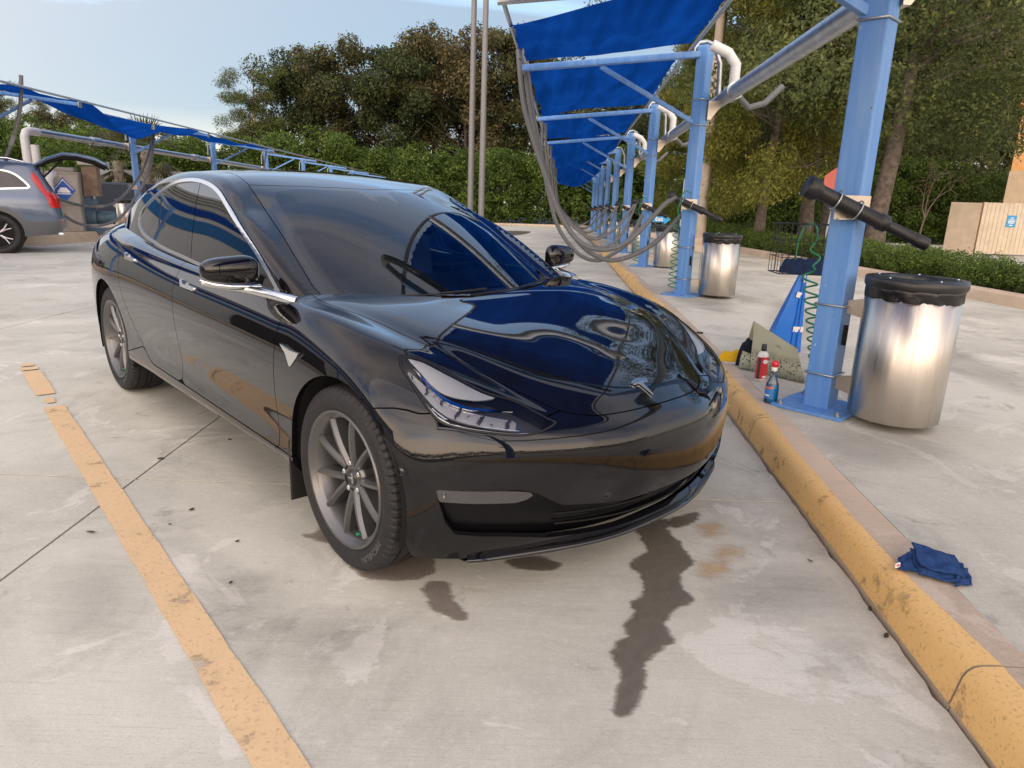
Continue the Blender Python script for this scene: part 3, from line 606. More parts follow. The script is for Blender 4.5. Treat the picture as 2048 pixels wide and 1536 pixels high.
def build_sedan():
    B=half_body(); V=B.V
    for cx,cz,r in ((0,.34,.362),(-2.875,.345,.368)):
        B=B.clip(-poly_sdf(arch(cx,cz,r),SIDE(B.V)))
    B=B.clip(-poly_sdf(CABIN,TOPV(B.V)))
    fr=poly_sdf(INTAKE,FRNT(B.V)); fr=np.where(B.V[:,0]>.2,fr,-1); full=B
    B=B.clip(-fr)
    hd=poly_sdf(HOOD,TOPV(B.V)); hood=B.clip(hd-GAP/2); B=B.clip(-hd-GAP/2)
    f=np.where((B.V[:,0]>0)&(B.V[:,1]>.3),poly_sdf(HEADP,HEADV(B.V)),-1); head=B.clip(f-.007); hrim=B.clip(f); hrim=hrim.clip(-poly_sdf(HEADP,HEADV(hrim.V))+.0055); B=B.clip(-f-.002)
    f=poly_sdf(BUMP,SIDE(B.V)); bump=B.clip(f-GAP/2); B=B.clip(-f-GAP/2)
    doors=[]
    for pl in (DOORF,DOORR):
        f=poly_sdf(pl,SIDE(B.V)); doors.append(B.clip(f-GAP/2)); B=B.clip(-f-GAP/2)
    f=poly_sdf(ROCK,SIDE(B.V)); rock=B.clip(f-.003); B=B.clip(-f-.003)
    fend=B.clip(B.V[:,0]+1.0); rear=B.clip(-B.V[:,0]-1.0)
    weld_mirror(hood).obj('hood',M_PAINT,car)
    weld_mirror(bump).obj('front_bumper',M_PAINT,car,.02)
    weld_mirror(rear).obj('rear_body',M_PAINT,car)
    for sd in (1,-1):
        sg=(lambda q:q) if sd>0 else (lambda q:q.mirror())
        sg(fend.largest()).obj('front_fender',M_PAINT,car,.02); sg(rock.largest()).obj('rocker_panel',M_PAINT,car,.02)
        df=sg(doors[0].largest()).obj('front_door',M_PAINT,car); dr=sg(doors[1].largest()).obj('rear_door',M_PAINT,car)
        for d,x,z,y in ((df,-1.45,.832,.889),(dr,-2.36,.882,.893)):
            h=MB(); pl=[(-.095,-.008),(.075,-.010),(.088,-.004),(.086,.006),(-.055,.010),(-.062,.026),(-.080,.030),(-.095,.026)]
            Mx=Matrix(((1,0,0,x),(0,0,sd*1,sd*y),(-.035*0,1,0,z),(0,0,0,1)))
            h.prism(pl if sd>0 else pl[::-1],-.004,.010,Mx); h.build('door_handle',M_CHROME,d)
        # headlight: clear lens over a housing with reflector blades
        hl=bpy.data.objects.new('headlight',None); C.objects.link(hl); hl.parent=car; hl.empty_display_size=.05
        build_headlight(sg(head),sg(hrim),hl,sd)
        build_fog(full,sd)
    # intake recess
    rec=half_body(9,9,.045); f=poly_sdf(INTAKE,FRNT(rec.V)); f=np.where(rec.V[:,0]>.2,f,-1); rec=rec.clip(f+.012)
    weld_mirror(rec).obj('intake_recess',mat('intake_black',(.004,.004,.005),.22,spec=.3),car,0)
    for zz_ in (.235,.272):
        m=MB(); pts=[]
        for y in np.linspace(-.44,.44,25):
            pts.append((.705-.40*y*y-.035,y,zz_+.10*y*y))
        m.tube(pts,.0035,6); m.build('grille_bar',M_DARK,car)
    lp=MB(); pts=[]
    rows=[]; lipf=cspline([-.8,-.75,-.60,-.43,-.22,0,.22,.43,.60,.75,.8],[.42,.462,.535,.598,.655,.668,.655,.598,.535,.462,.42])
    for y in np.linspace(-.72,.72,61):
        a=abs(y); x=float(lipf(y))-.012*(a/.72)**6
        rows.append((x,y))
    V_=[];F_=[]
    for x,y in rows:
        V_+=[(x-.06,y,.175),(x+.012,y,.172),(x+.020,y,.164),(x+.010,y,.154),(x-.06,y,.150)]
    for i in range(len(rows)-1):
        for j in range(4): F_.append((i*5+j,i*5+j+1,i*5+6+j,i*5+5+j))
    lp.add(V_,F_,True); lp.build('lip_spoiler',M_GBLK,car)
    # inner shell that closes the panel gaps, wheel wells
    sh=half_body(8,7,.014)
    for cx,cz,r in ((0,.34,.37),(-2.875,.345,.376)): sh=sh.clip(-poly_sdf(arch(cx,cz,r),SIDE(sh.V)))
    sh=sh.clip(-poly_sdf(CABIN,TOPV(sh.V)))
    f=np.where(sh.V[:,0]>.2,poly_sdf(INTAKE,FRNT(sh.V)),-1); sh=sh.clip(-f)
    f=np.where((sh.V[:,0]>0)&(sh.V[:,1]>.3),poly_sdf(HEADP,HEADV(sh.V)),-1); sh=sh.clip(-f)
    weld_mirror(sh).obj('body_shell',M_DARK,car,0)
    for cx,cz,r in ((0,.34,.372),(-2.875,.345,.378)):
        for sd in (1,-1):
            m=MB(); pr=[(r,.0),(r,.30),(.05,.30)]
            m.lathe(pr,40,Matrix.Translation((cx,sd*.90,cz))@Matrix.Rotation(R(90)*sd,4,'X'),R(-20) ,R(200)) if sd>0 else m.lathe(pr,40,Matrix.Translation((cx,sd*.90,cz))@Matrix.Rotation(R(90)*sd,4,'X'),R(160),R(380))
            m.build('wheel_well',M_DARK,car)
    m=MB(); m.box((-1.50,0,.24),(3.5,1.40,.06)); m.build('underbody',M_DARK,car)
    # greenhouse
    H=half_house()
    H=H.clip(H.V[:,2]-np.interp(H.V[:,0],[-3.5,-3.2,-2.9,-2.5,-2.15,-1.55,-.9,-.5],[1.0,1.0,.995,.965,.93,.895,.865,.80]))
    f=np.where(H.V[:,1]>.5,poly_sdf(DLOP,SIDE(H.V)),-1); dlo=H.clip(f-.0015); H=H.clip(-f-.001)
    ff=poly_sdf(DLOP,SIDE(dlo.V)); trim=dlo.clip(.019-ff); gl=dlo.clip(ff-.0195)
    bl=lambda V,o:(V[:,0]-(-1.6205+(-1.806+1.6205)*(V[:,2]-.873)/(1.306-.873)))+o
    gf=gl.clip(bl(gl.V,-.004)); rest=gl.clip(-bl(gl.V,0)); pil=rest.clip(bl(rest.V,.056)); gr=rest.clip(-bl(rest.V,.060))
    f=poly_sdf(WSP,TOPV(H.V)); f=np.where(H.V[:,0]>-1.7,f,-1); ws=H.clip(f-.003); H=H.clip(-f-.001)
    f=poly_sdf(RGP,TOPV(H.V)); rg=H.clip(f-.003); H=H.clip(-f-.001)
    f=poly_sdf(RWP,TOPV(H.V)); rw=H.clip(f-.003); H=H.clip(-f-.001)
    WIN=[(-.20,-.3),(-.33,0),(-.345,.2),(-.40,.38),(-.485,.525),(-.555,.595),(-.63,.618),(-.75,.600),(-.95,.570),(-1.15,.535),(-1.30,.500),(-1.345,.46),(-1.335,.36),(-1.28,.22),(-1.245,.10),(-1.225,.085),(-1.13,.075),(-1.09,.05),(-1.165,.045),(-1.17,0),(-1.17,-.3)]
    WIN=[(-.33,-.3)]+[tuple(p) for p in crv(WIN[1:14],5)]+WIN[14:]
    fw=poly_sdf(WIN,TOPV(ws.V)); frit=ws.clip(-fw); clear=ws.clip(fw)
    weld_mirror(H).obj('roof_frame',M_PAINT,car)
    wso=weld_mirror(clear).obj('windshield',M_WIND,car,0)
    weld_mirror(frit).obj('windshield_border',mat('ceramic_border',(.010,.010,.012),.02,coat=.5,spec=.6),wso,0)
    weld_mirror(rg).obj('roof_glass',M_GBLK,car,.006); weld_mirror(rw).obj('rear_window',M_GBLK,car,.006)
    for sd in (1,-1):
        sg=(lambda q:q) if sd>0 else (lambda q:q.mirror())
        def lift(q,d): return Sheet(q.V+d*q.N,q.N,q.F)
        sg(lift(trim,.006)).obj('window_trim',M_CHROME,car,.012)
        sg(gf).obj('front_window',M_GBLK,car,.004); sg(gr).obj('rear_side_window',M_GBLK,car,.004); sg(lift(pil,.001)).obj('pillar_cover',M_GBLK,car,.004)
def surf_point(sheet,xyz):
    d=((sheet.V-np.array(xyz))**2).sum(1); i=d.argmin(); return sheet.V[i],sheet.N[i]
def build_headlight(lens,rim,hl,sd):
    lens.obj('lens',M_LENS,hl,0)
    rim.obj('seal',M_PLAST,hl,.02)
    m=np.array([1,sd,1.])
    # housing bowl: the lens sheet pushed inwards
    hs=Sheet(lens.V-.052*lens.N,lens.N,lens.F); hs.obj('housing',mat('headlight_housing',(.20,.205,.215),.28,.7,coat=.3),hl,0)
    e=Sheet(lens.V-.001*lens.N,lens.N,lens.F).edge(.052); k=len(lens.F); mk('housing_wall',e.V,e.F[k:],mat('headlight_wall',(.02,.02,.022),.4),hl,N=e.N)
    hp=np.array([HEADV(np.array([q]))[0] for q in HEAD3])
    f=HEADV(lens.V*m)
    def band(poly,depth,name,mt,th=.004,tilt=None):
        g=poly_sdf(poly,f); q=lens.clip(g).largest(); 
        if not q.F: return
        N2=q.N if tilt is None else (q.N+tilt)/np.linalg.norm(q.N+tilt,axis=1,keepdims=True); q=Sheet(q.V-depth*q.N,N2,q.F); q.obj(name,mt,hl,th)
    H3=lambda pts:[tuple(HEADV(np.array([p]))[0]) for p in pts]
    # upper turn-signal diffuser, blue-white light guide, lower day-running guide
    P0=np.array(HEAD3)
    top=P0[0:6]; bot=P0[[16,15,14,13,12,11,10,9,8]]
    def along(t,s):
        a=np.array([np.interp(t*(len(top)-1),range(len(top)),top[:,k]) for k in range(3)]); b=np.array([np.interp(t*(len(bot)-1),range(len(bot)),bot[:,k]) for k in range(3)])
        return a*(1-s)+b*s
    def strip(t0,t1,fa,fb,n=14):
        ts=np.linspace(t0,t1,n); return H3([along(t,fa(t)) for t in ts]+[along(t,fb(t)) for t in ts[::-1]])
    white=mat('white_light_guide',(.80,.79,.74),.25,coat=.5); chrome=mat('reflector_chrome',(.85,.85,.86),.05,1.0); dull=mat('reflector_dull',(.10,.10,.105),.25,.5); dullw=mat('reflector_satin',(.55,.54,.52),.35,.4)
    band(strip(.05,.70,lambda t:.05,lambda t:.06+.50*math.sin(math.pi*min(1,max(0,(t-.05)/.65)))**.8*(1-.45*t)),.006,'turn_signal_diffuser',white)
    band(strip(.03,.86,lambda t:.11+.47*math.sin(math.pi*min(1,max(0,(t-.0)/.9)))**.8*(1-.40*t),lambda t:.16+.49*math.sin(math.pi*min(1,max(0,(t-.0)/.9)))**.8*(1-.38*t)),.010,'light_blade',chrome,.006)
    rr=random.Random(3+sd)
    band(strip(.07,.87,lambda t:.52+.12*(.5-t),lambda t:.80-.03*abs(t-.5),18),.020,'reflector_bowl',dullw,.010)
    for k in range(22):
        t0=.09+k*.0345; w_=(.010,.022,.006,.015)[k%4]; tl_=np.array([rr.uniform(-.3,.5),rr.uniform(-.4,.4)*sd,rr.uniform(-.2,.6)])
        band(strip(t0,t0+w_,lambda t:.54+.12*(.5-t),lambda t:.79-.03*abs(t-.5),5),.012,'reflector_rib',(white,dull,white,chrome)[k%4],.008,tl_)
    for k,(a,b) in enumerate(((.825,.85),(.87,.90),(.925,.97))):
        band(strip(.10,.97,lambda t:a,lambda t:b,16),.006,'running_light_line',mat('blue_white_guide',(.62,.70,.80),.15,coat=.6) if k<2 else white,.004)
def build_fog(full,sd):
    q=full.clip(np.where(full.V[:,0]>.2,poly_sdf(FOG,FRNT(full.V)),-1)); q=q if sd>0 else q.mirror(); q=Sheet(q.V-.004*q.N,q.N,q.F)
    o=q.obj('fog_light',mat('smoked_lens',(.05,.05,.052),.08,coat=1),car,.03)
    t=MB(); p,n=surf_point(q,(.46,sd*.80,.41)); t.box(p+.001*n,(.006,.035,.010),rz=-.9*sd,bev=.002); t.build('bulb_reflector',mat('bulb_grey',(.30,.30,.30),.3,.8),o)
def shader_mix_glass(name,tint,refl=1.0,rough=0.0,ior=1.45):
    m=bpy.data.materials.new(name); m.use_nodes=True; n=m.node_tree; n.nodes.clear()
    o=nn('ShaderNodeOutputMaterial',n); mx=nn('ShaderNodeMixShader',n); t=nn('ShaderNodeBsdfTransparent',n); g=nn('ShaderNodeBsdfGlossy',n); fr=nn('ShaderNodeFresnel',n)
    t.inputs[0].default_value=(*tint,1); g.inputs['Roughness'].default_value=rough; g.inputs['Color'].default_value=(refl,refl,refl,1); fr.inputs[0].default_value=ior
    ln(fr.outputs[0],mx.inputs[0],n); ln(t.outputs[0],mx.inputs[1],n); ln(g.outputs[0],mx.inputs[2],n); ln(mx.outputs[0],o.inputs[0],n); return m
M_WIND=shader_mix_glass('windshield_glass',(.50,.58,.60),1.0,0.0,1.75)
M_LENS=shader_mix_glass('headlight_lens',(.93,.95,.97),1.0,0.0,1.45)
build_sedan()
# ---------------------------------------------------------------- wheels, mirrors, badges, interior of the sedan
def tyre_mesh(R0=.334,w=.235,ri=.243,text=True):
    h=w/2; m=MB()
    prof=[(ri-.012,-h*.80),(ri+.004,-h*.90),(ri+.012,-h*.93),(ri+.03,-h*.985),(R0-.055,-h*1.0),(R0-.030,-h*.975),(R0-.014,-h*.91),(R0-.006,-h*.83),
          (R0-.002,-h*.70),(R0,-h*.56),(R0-.007,-h*.55),(R0-.007,-h*.48),(R0,-h*.47),(R0,-h*.15),(R0-.007,-h*.14),(R0-.007,-h*.07),(R0,-h*.06),(R0,h*.06)]
    prof=prof+[(r,-z) for r,z in prof[::-1][1:]]
    n=288; V=[];k=len(prof)
    for i in range(n):
        a=2*math.pi*i/n
        for q,(r,z) in enumerate(prof):
            if i%4==0 and (6<=q<=9 or k-10<=q<=k-7): r-=.006
            V.append((r*math.cos(a),r*math.sin(a),z))
    F=[]
    for i in range(n):
        j=(i+1)%n
        for q in range(k-1): F.append((i*k+q,j*k+q,j*k+q+1,i*k+q+1))
    m.add(V,F,True); m.sm=[not(5<=(i%(k-1))<k-6) for i in range(len(F))]; return m
def make_wheel(name='wheel'):
    """axis +Z = outward"""
    # rim
    m=MB(); h=.105
    m.lathe([(.250,h+.000),(.2485,h+.008),(.244,h+.010),(.238,h+.006),(.232,h-.006),(.226,h-.010),(.216,h-.022),(.212,-.02),(.205,-.06),(.215,-h),(.240,-h-.004),(.240,-h),(.222,-.09)],72)
    def spoke(a,split):
        # Y-shaped twin spoke: straight arms with a flat ridge on top
        for s in (-1,1):
            pr=[]; p0=np.array([.046*math.cos(a+s*R(9)),.046*math.sin(a+s*R(9))]); p1=np.array([.219*math.cos(a+s*R(17.5)),.219*math.sin(a+s*R(17.5))]); dd=(p1-p0)/np.linalg.norm(p1-p0); tt=np.array([-dd[1],dd[0]])
            for t in np.linspace(0,1,7):
                q=p0+(p1-p0)*t; wd=.0155-.004*t; z=h-.012-.018*(1-t)**1.5+.004*math.sin(t*math.pi)
                P_=lambda o,zz:(float(q[0]+o*tt[0]),float(q[1]+o*tt[1]),float(zz))
                pr.append([P_(-wd,z-.055),P_(-wd*.98,z-.014),P_(-wd*.45,z),P_(wd*.45,z),P_(wd*.98,z-.014),P_(wd,z-.055)])
            V=[p for q in pr for p in q];F=[]
            for i in range(6):
                for j in range(5): F.append((i*6+j,(i+1)*6+j,(i+1)*6+j+1,i*6+j+1))
            m.add(V,F,False)
    for k in range(5): spoke(2*math.pi*k/5,1)
    m.lathe([(.0,h-.034),(.040,h-.034),(.066,h-.038),(.070,h-.055),(.070,-.01),(.06,-.02)],40)
    w=m.build(name,M_RIM)
    t=tyre_mesh().build('tyre',M_TYRE,w)
    c=MB(); c.lathe([(0,h-.028),(.026,h-.028),(.030,h-.031),(.031,h-.04)],32); cc=c.build('centre_cap',mat('cap_grey',(.06,.06,.063),.3,.6),w)
    e=MB(); tlogo(e,.042,h-.0275); e.build('cap_emblem',M_CHROME,w)
    for k in range(5):
        a=2*math.pi*(k+.5)/5; n=MB(); n.lathe([(.0,h-.028),(.008,h-.028),(.0105,h-.031),(.0105,h-.06)],6,Matrix.Translation((.052*math.cos(a),.052*math.sin(a),0)),sm=False); n.build('lug_nut',M_CHROME,w)
    d=MB(); d.lathe([(.07,-.012),(.155,-.012),(.160,-.014),(.160,-.034),(.155,-.036),(.07,-.036)],56); d.build('brake_disc',mat('brake_steel',(.38,.36,.34),.32,1.0),w)
    b=MB(); b.lathe([(.105,.006),(.178,.006),(.185,-.0),(.185,-.055),(.105,-.055),(.105,.006)],16,None,R(-35),R(35)); b.build('brake_caliper',mat('caliper',(.14,.13,.125),.45,.6),w)
    v=MB(); v.tube([(.205*math.cos(.25),.205*math.sin(.25),h-.03),(.195*math.cos(.25),.195*math.sin(.25),h-.002)],[.0045,.0055],8); v.build('valve_cap',mat('valve_green',(.02,.35,.16),.3,.3),w)
    me=text_mesh('MICHELIN',.030,.0006,bold=.0006); co=np.array([x.co for x in me.vertices]); V=[]
    for x,y,z in co:
        r=.285+y; a=-x/.285*1.25; V.append((r*math.sin(-a)*1,-r*math.cos(a),.1182+z))
    V=[(-a_,b_,c_) for a_,b_,c_ in V]; q_=R(125); V=[(a_*math.cos(q_)-b_*math.sin(q_),a_*math.sin(q_)+b_*math.cos(q_),c_) for a_,b_,c_ in V]
    for vv,q in zip(me.vertices,V): vv.co=Vector((q[0],q[1],q[2]))
    link('tyre_lettering',me,mat('tyre_lettering',(.075,.075,.078),.7),w)
    return w
def tlogo(m,s,z,M=None):
    """T-shaped emblem: curved bar above a tapering stem; size s, in the xy plane with +y up"""
    arc=[]; n=12
    for i in range(n+1):
        t=-1+2*i/n; arc.append((t*.5*s,(.50-.10*t*t)*s))
    low=[(x,y-.07*s) for x,y in arc[::-1]]
    m.prism(arc+low,z,z+.05*s,M)
    mid=[]
    for i in range(n+1):
        t=-1+2*i/n; mid.append((t*.46*s,(.395-.09*t*t)*s))
    lo=[(.42*s,.24*s),(.30*s,.215*s),(.14*s,.265*s),(.10*s,.20*s),(0,-.50*s),(-.10*s,.20*s),(-.14*s,.265*s),(-.30*s,.215*s),(-.42*s,.24*s)]
    m.prism(mid+lo,z,z+.05*s,M)
proto=make_wheel(); proto.parent=car
spots=[(0,-1,R(10)),(0,1,R(50)),(-2.875,-1,R(8)),(-2.875,1,R(20))]
for i,(x,sd,ro) in enumerate(spots):
    w=proto if i==0 else copy_tree(proto,car)
    # wheel axis outward = sd*y ; local y up
    w.matrix_local=Matrix.Translation((x,sd*.79,.331))@(Matrix.Rotation(R(90),4,'X') if sd<0 else Matrix.Rotation(R(-90),4,'X')@Matrix.Rotation(R(180),4,'Z'))@Matrix.Rotation(R(-90)+ro,4,'Z')
# emblem on the hood
_p=np.array([.59,0,.656]); 
B_=half_body(10,9); _v,_n=surf_point(B_,(.59,0,.656)); _n=Vector((_n[0],0,_n[2])).normalized()
_up=Vector((-_n.z,0,_n.x)); _rt=_up.cross(_n)
Mx=Matrix(((_rt.x,_up.x,_n.x,_v[0]),(_rt.y,_up.y,_n.y,0),(_rt.z,_up.z,_n.z,_v[2]),(0,0,0,1)))
m=MB(); tlogo(m,.088,.003,Mx); m.build('hood_emblem',M_CHROME,car)
for sx_,sy_,sz_ in ((.352,.889,.474),(.693,.298,.352)):
    for sd in (1,-1):
        _v,_n=surf_point(B_,(sx_,sy_,sz_)); n_=Vector((_n[0],sd*_n[1],_n[2])).normalized(); m=MB(); T=Matrix.Translation((_v[0],sd*_v[1],_v[2]))@n_.to_track_quat('Z','Y').to_matrix().to_4x4()
        m.lathe([(0,.0015),(.0085,.0015),(.0095,.0005),(.0105,.0005),(.0115,.0022),(.0125,.0005)],20,T); m.build('parking_sensor',M_GBLK,car)
for sd in (1,-1):
    # side repeater badge
    _v,_n=surf_point(B_,(-.335,.91,.72)); m=MB(); pl=[(-.075,.022),(.0,.010),(.075,.012),(.062,-.004),(.006,-.050),(-.006,-.050),(-.03,-.01)]
    Mx=Matrix(((1,0,0,-.335),(0,0,sd,sd*(.9135)),(0,1,0,.725),(0,0,0,1))); m.prism(pl,-.004,.006,Mx); m.build('side_badge',M_CHROME,car)
    # mirror: arm, cap, glass
    arm=[(-.505,.795,.880),(-.56,.825,.890),(-.65,.855,.898),(-.74,.90,.908),(-.79,.98,.920),(-.815,1.045,.934)]
    c=crv(arm,6); m=MB(); m.tube([(x,sd*y,z) for x,y,z in c],[.022-.010*i/(len(c)-1) for i in range(len(c))],10); ao=m.build('mirror_arm',M_CHROME,car)
    bm=bmesh.new(); bmesh.ops.create_icosphere(bm,subdivisions=4,radius=1)
    for v in bm.verts:
        x,y,z=v.co; k=lambda t,p:math.copysign(abs(t)**p,t)
        yy=k(y,.55)*.112; zz_=k(z,.60)*.066; xx=k(x,.70)*.060
        if x<0: xx*=.35
        xx*=(1-.10*(yy/.112)**2); zz_*=(1-.22*(yy/.112)); 
        if zz_<0: zz_*=.72
        v.co=Vector((-.775+xx-.22*(yy+.112)*.35,sd*(.945+yy),.972+zz_+.05*yy))
    if sd<0: bmesh.ops.reverse_faces(bm,faces=bm.faces[:])
    me=bpy.data.meshes.new('mirror_cap'); bm.to_mesh(me); bm.free(); link('mirror_cap',me,M_PAINT,car,True)
    m=MB(); m.tube([(-.735,sd*.84,.916),(-.735,sd*.89,.918),(-.745,sd*.95,.922),(-.765,sd*1.01,.930),(-.80,sd*1.055,.946)],[.010,.014,.014,.012,.004],10); m.build('mirror_trim',M_CHROME,car)
    # mud flaps
    for x,w_,z0 in ((-.385,.20,.115),):
        m=MB(); m.box((x,sd*.835,z0+.13),(.012,.16,.25),bev=.004); m.build('mud_flap',M_PLAST,car)
# wipers
for y0,y1 in ((.50,-.10),(.0,-.52)):
    pts=[]
    for t in np.linspace(0,1,10):
        y=y0+(y1-y0)*t; x=-.262-.56*y*y-.055+.03*t; pts.append((x,y,float(ZC(x+.56*y*y))+.009))
    m=MB(); m.tube(pts,.0035,6); m.tube([(p[0]+.010,p[1],p[2]+.004) for p in pts[:5]],.005,6); m.build('wiper',M_PLAST,car)
# interior seen through the windshield
M_INT=mat('interior_black',(.035,.035,.037),.6); 
m=MB(); m.box((-.72,0,.86),(.42,1.30,.10),bev=.04); m.box((-.90,0,.78),(.10,1.30,.22),bev=.03); m.build('dashboard',M_INT,car)
m=MB(); m.box((-.98,0,.985),(.018,.37,.215),rot=Matrix.Rotation(R(-12),3,'Y'),bev=.008); so_=m.build('touchscreen',mat('screen_back',(.16,.17,.18),.4),car)
m=MB(); cx_=Vector((-1.02,.36,.93)); Mr=Matrix.Translation(cx_)@Matrix.Rotation(R(68),4,'Y')
ring=[Mr@Vector((.185*math.cos(a),.185*math.sin(a),0)) for a in np.linspace(0,2*math.pi,41)[:-1]]
m.tube(ring,.015,8,closed=True); m.tube([Mr@Vector((0,-.18,0)),Mr@Vector((0,0,-.02)),Mr@Vector((0,.18,0))],.014,8); m.tube([Mr@Vector((0,0,-.02)),Mr@Vector((.18,0,0))],.014,8); m.tube([Mr@Vector((0,0,-.02)),Mr@Vector((-.05,0,-.22))],.03,8); m.build('steering_wheel',M_INT,car)
for y in (-.37,.37):
    m=MB(); m.box((-1.55,y,.52),(.52,.50,.16),bev=.06); m.box((-1.80,y,.83),(.16,.48,.62),rot=Matrix.Rotation(R(-20),3,'Y'),bev=.06); m.box((-1.93,y,1.17),(.09,.27,.17),rot=Matrix.Rotation(R(-15),3,'Y'),bev=.035); m.build('seat',mat('seat_black',(.07,.07,.075),.5),car)
m=MB(); m.box((-2.75,0,.83),(.18,1.25,.62),rot=Matrix.Rotation(R(-20),3,'Y'),bev=.06); m.build('rear_seat',mat('seat_black',(.07,.07,.075),.5),car)
m=MB(); m.box((-1.7,0,.33),(2.6,1.5,.04)); m.build('cabin_floor',M_DARK,car)
m=MB(); m.box((-1.20,0,1.195),(.03,.22,.065),rot=Matrix.Rotation(R(-15),3,'Y'),bev=.012); m.build('rear_view_mirror',M_PLAST,car)
# ---------------------------------------------------------------- vacuum row: posts, canopies, bins, hoses
def enamel():
    m=mat('blue_enamel',(.095,.25,.58),.45,bump=(22,.10)); n=m.node_tree; b=n.nodes['Principled BSDF']; t=nn('ShaderNodeTexCoord',n)
    mp=nn('ShaderNodeMapping',n); mp.inputs['Scale'].default_value=(14,14,1.1); ln(t.outputs['Object'],mp.inputs[0],n)
    def nz_(v,sc,de): z=nn('ShaderNodeTexNoise',n); z.inputs['Scale'].default_value=sc; z.inputs['Detail'].default_value=de; z.inputs['Roughness'].default_value=.7; ln(v,z.inputs['Vector'],n); return z.outputs[0]
    def rm(f,a,c,v): r_=nn('ShaderNodeMapRange',n); r_.inputs[1].default_value=a; r_.inputs[2].default_value=c; r_.inputs[4].default_value=v; ln(f,r_.inputs[0],n); return r_.outputs[0]
    def mx(f,c1,c2):
        x=nn('ShaderNodeMixRGB',n); ln(f,x.inputs[0],n)
        for i,c in ((1,c1),(2,c2)):
            if isinstance(c,tuple): x.inputs[i].default_value=(*c,1)
            else: ln(c,x.inputs[i],n)
        return x.outputs[0]
    col=mx(rm(nz_(mp.outputs[0],1,6),.42,.70,.75),(.095,.25,.58),(.20,.36,.62))       # chalky vertical streaks
    col=mx(rm(nz_(t.outputs['Object'],16,5),.66,.70,.8),col,(.42,.45,.46))            # pale scuffs
    col=mx(rm(nz_(t.outputs['Object'],27,4),.70,.73,.9),col,(.07,.045,.03))           # rusty chips
    ln(col,b.inputs['Base Color'],n); return m
M_BLUE=enamel()
M_GALV=mat('galvanised_steel',(.42,.45,.47),.35,.85,noise=(9,.25))
M_STEEL=mat('brushed_bracket',(.50,.45,.39),.38,.9)
M_RUB=mat('black_rubber',(.012,.012,.013),.42,bump=(50,.1))
M_HOSE=mat('grey_hose',(.12,.125,.13),.5)
M_PVC=mat('white_pvc',(.62,.63,.62),.4)
M_GREEN=mat('green_coil',(.015,.17,.085),.3)
M_BAG=mat('bin_bag',(.012,.012,.013),.25,bump=(28,.45))
def brushed():
    m=bpy.data.materials.new('brushed_steel'); m.use_nodes=True; n=m.node_tree; b=n.nodes['Principled BSDF']; b.inputs['Metallic'].default_value=1; b.inputs['Base Color'].default_value=(.62,.575,.51,1); b.inputs['Roughness'].default_value=.27; b.inputs['Anisotropic'].default_value=.9; b.inputs['Anisotropic Rotation'].default_value=.25; tg_=nn('ShaderNodeTangent',n); tg_.direction_type='RADIAL'; tg_.axis='Z'; ln(tg_.outputs[0],b.inputs['Tangent'],n)
    t=nn('ShaderNodeTexCoord',n); mp=nn('ShaderNodeMapping',n); mp.inputs['Scale'].default_value=(30,30,.6); ln(t.outputs['Object'],mp.inputs[0],n)
    z=nn('ShaderNodeTexNoise',n); z.inputs['Scale'].default_value=3; z.inputs['Detail'].default_value=5; ln(mp.outputs[0],z.inputs['Vector'],n)
    r=nn('ShaderNodeMapRange',n); r.inputs[3].default_value=.20; r.inputs[4].default_value=.40; ln(z.outputs[0],r.inputs[0],n); ln(r.outputs[0],b.inputs['Roughness'],n)
    bp=nn('ShaderNodeBump',n); bp.inputs['Strength'].default_value=.12; bp.inputs['Distance'].default_value=.004; ln(z.outputs[0],bp.inputs['Height'],n); ln(bp.outputs[0],b.inputs['Normal'],n); return m
M_BRUSH=brushed()
def fabric(name,col):
    m=bpy.data.materials.new(name); m.use_nodes=True; n=m.node_tree; n.nodes.clear(); o=nn('ShaderNodeOutputMaterial',n); d=nn('ShaderNodeBsdfDiffuse',n); t=nn('ShaderNodeBsdfTranslucent',n); mx=nn('ShaderNodeMixShader',n); mx.inputs[0].default_value=.34
    d.inputs[0].default_value=(*col,1); t.inputs[0].default_value=(*[min(1,c*1.5) for c in col],1); ln(d.outputs[0],mx.inputs[1],n); ln(t.outputs[0],mx.inputs[2],n); ln(mx.outputs[0],o.inputs[0],n)
    g=nn('ShaderNodeNewGeometry',n); z=nn('ShaderNodeTexNoise',n); z.inputs['Scale'].default_value=6; z.inputs['Detail'].default_value=6; ln(g.outputs['Position'],z.inputs['Vector'],n); bp=nn('ShaderNodeBump',n); bp.inputs['Strength'].default_value=.35; bp.inputs['Distance'].default_value=.03; ln(z.outputs[0],bp.inputs['Height'],n); ln(bp.outputs[0],d.inputs['Normal'],n)
    mp=nn('ShaderNodeMapping',n); mp.inputs['Scale'].default_value=(3.2,.5,1); ln(g.outputs['Position'],mp.inputs[0],n); z3=nn('ShaderNodeTexNoise',n); z3.inputs['Scale'].default_value=1.6; z3.inputs['Detail'].default_value=6; ln(mp.outputs[0],z3.inputs['Vector'],n); r_=nn('ShaderNodeMapRange',n); r_.inputs[1].default_value=.32; r_.inputs[2].default_value=.70; ln(z3.outputs[0],r_.inputs[0],n)
    for sh,k0,k1 in ((d,.72,1.15),(t,.9,1.8)):
        x=nn('ShaderNodeMixRGB',n); ln(r_.outputs[0],x.inputs[0],n); x.inputs[1].default_value=(*[min(1,c*k0) for c in col],1); x.inputs[2].default_value=(*[min(1,c*k1) for c in col],1); ln(x.outputs[0],sh.inputs[0],n)
    return m
M_CANV=fabric('blue_shade_cloth',(.004,.055,.29))
PH=3.05; PW=.15; ARM=2.25
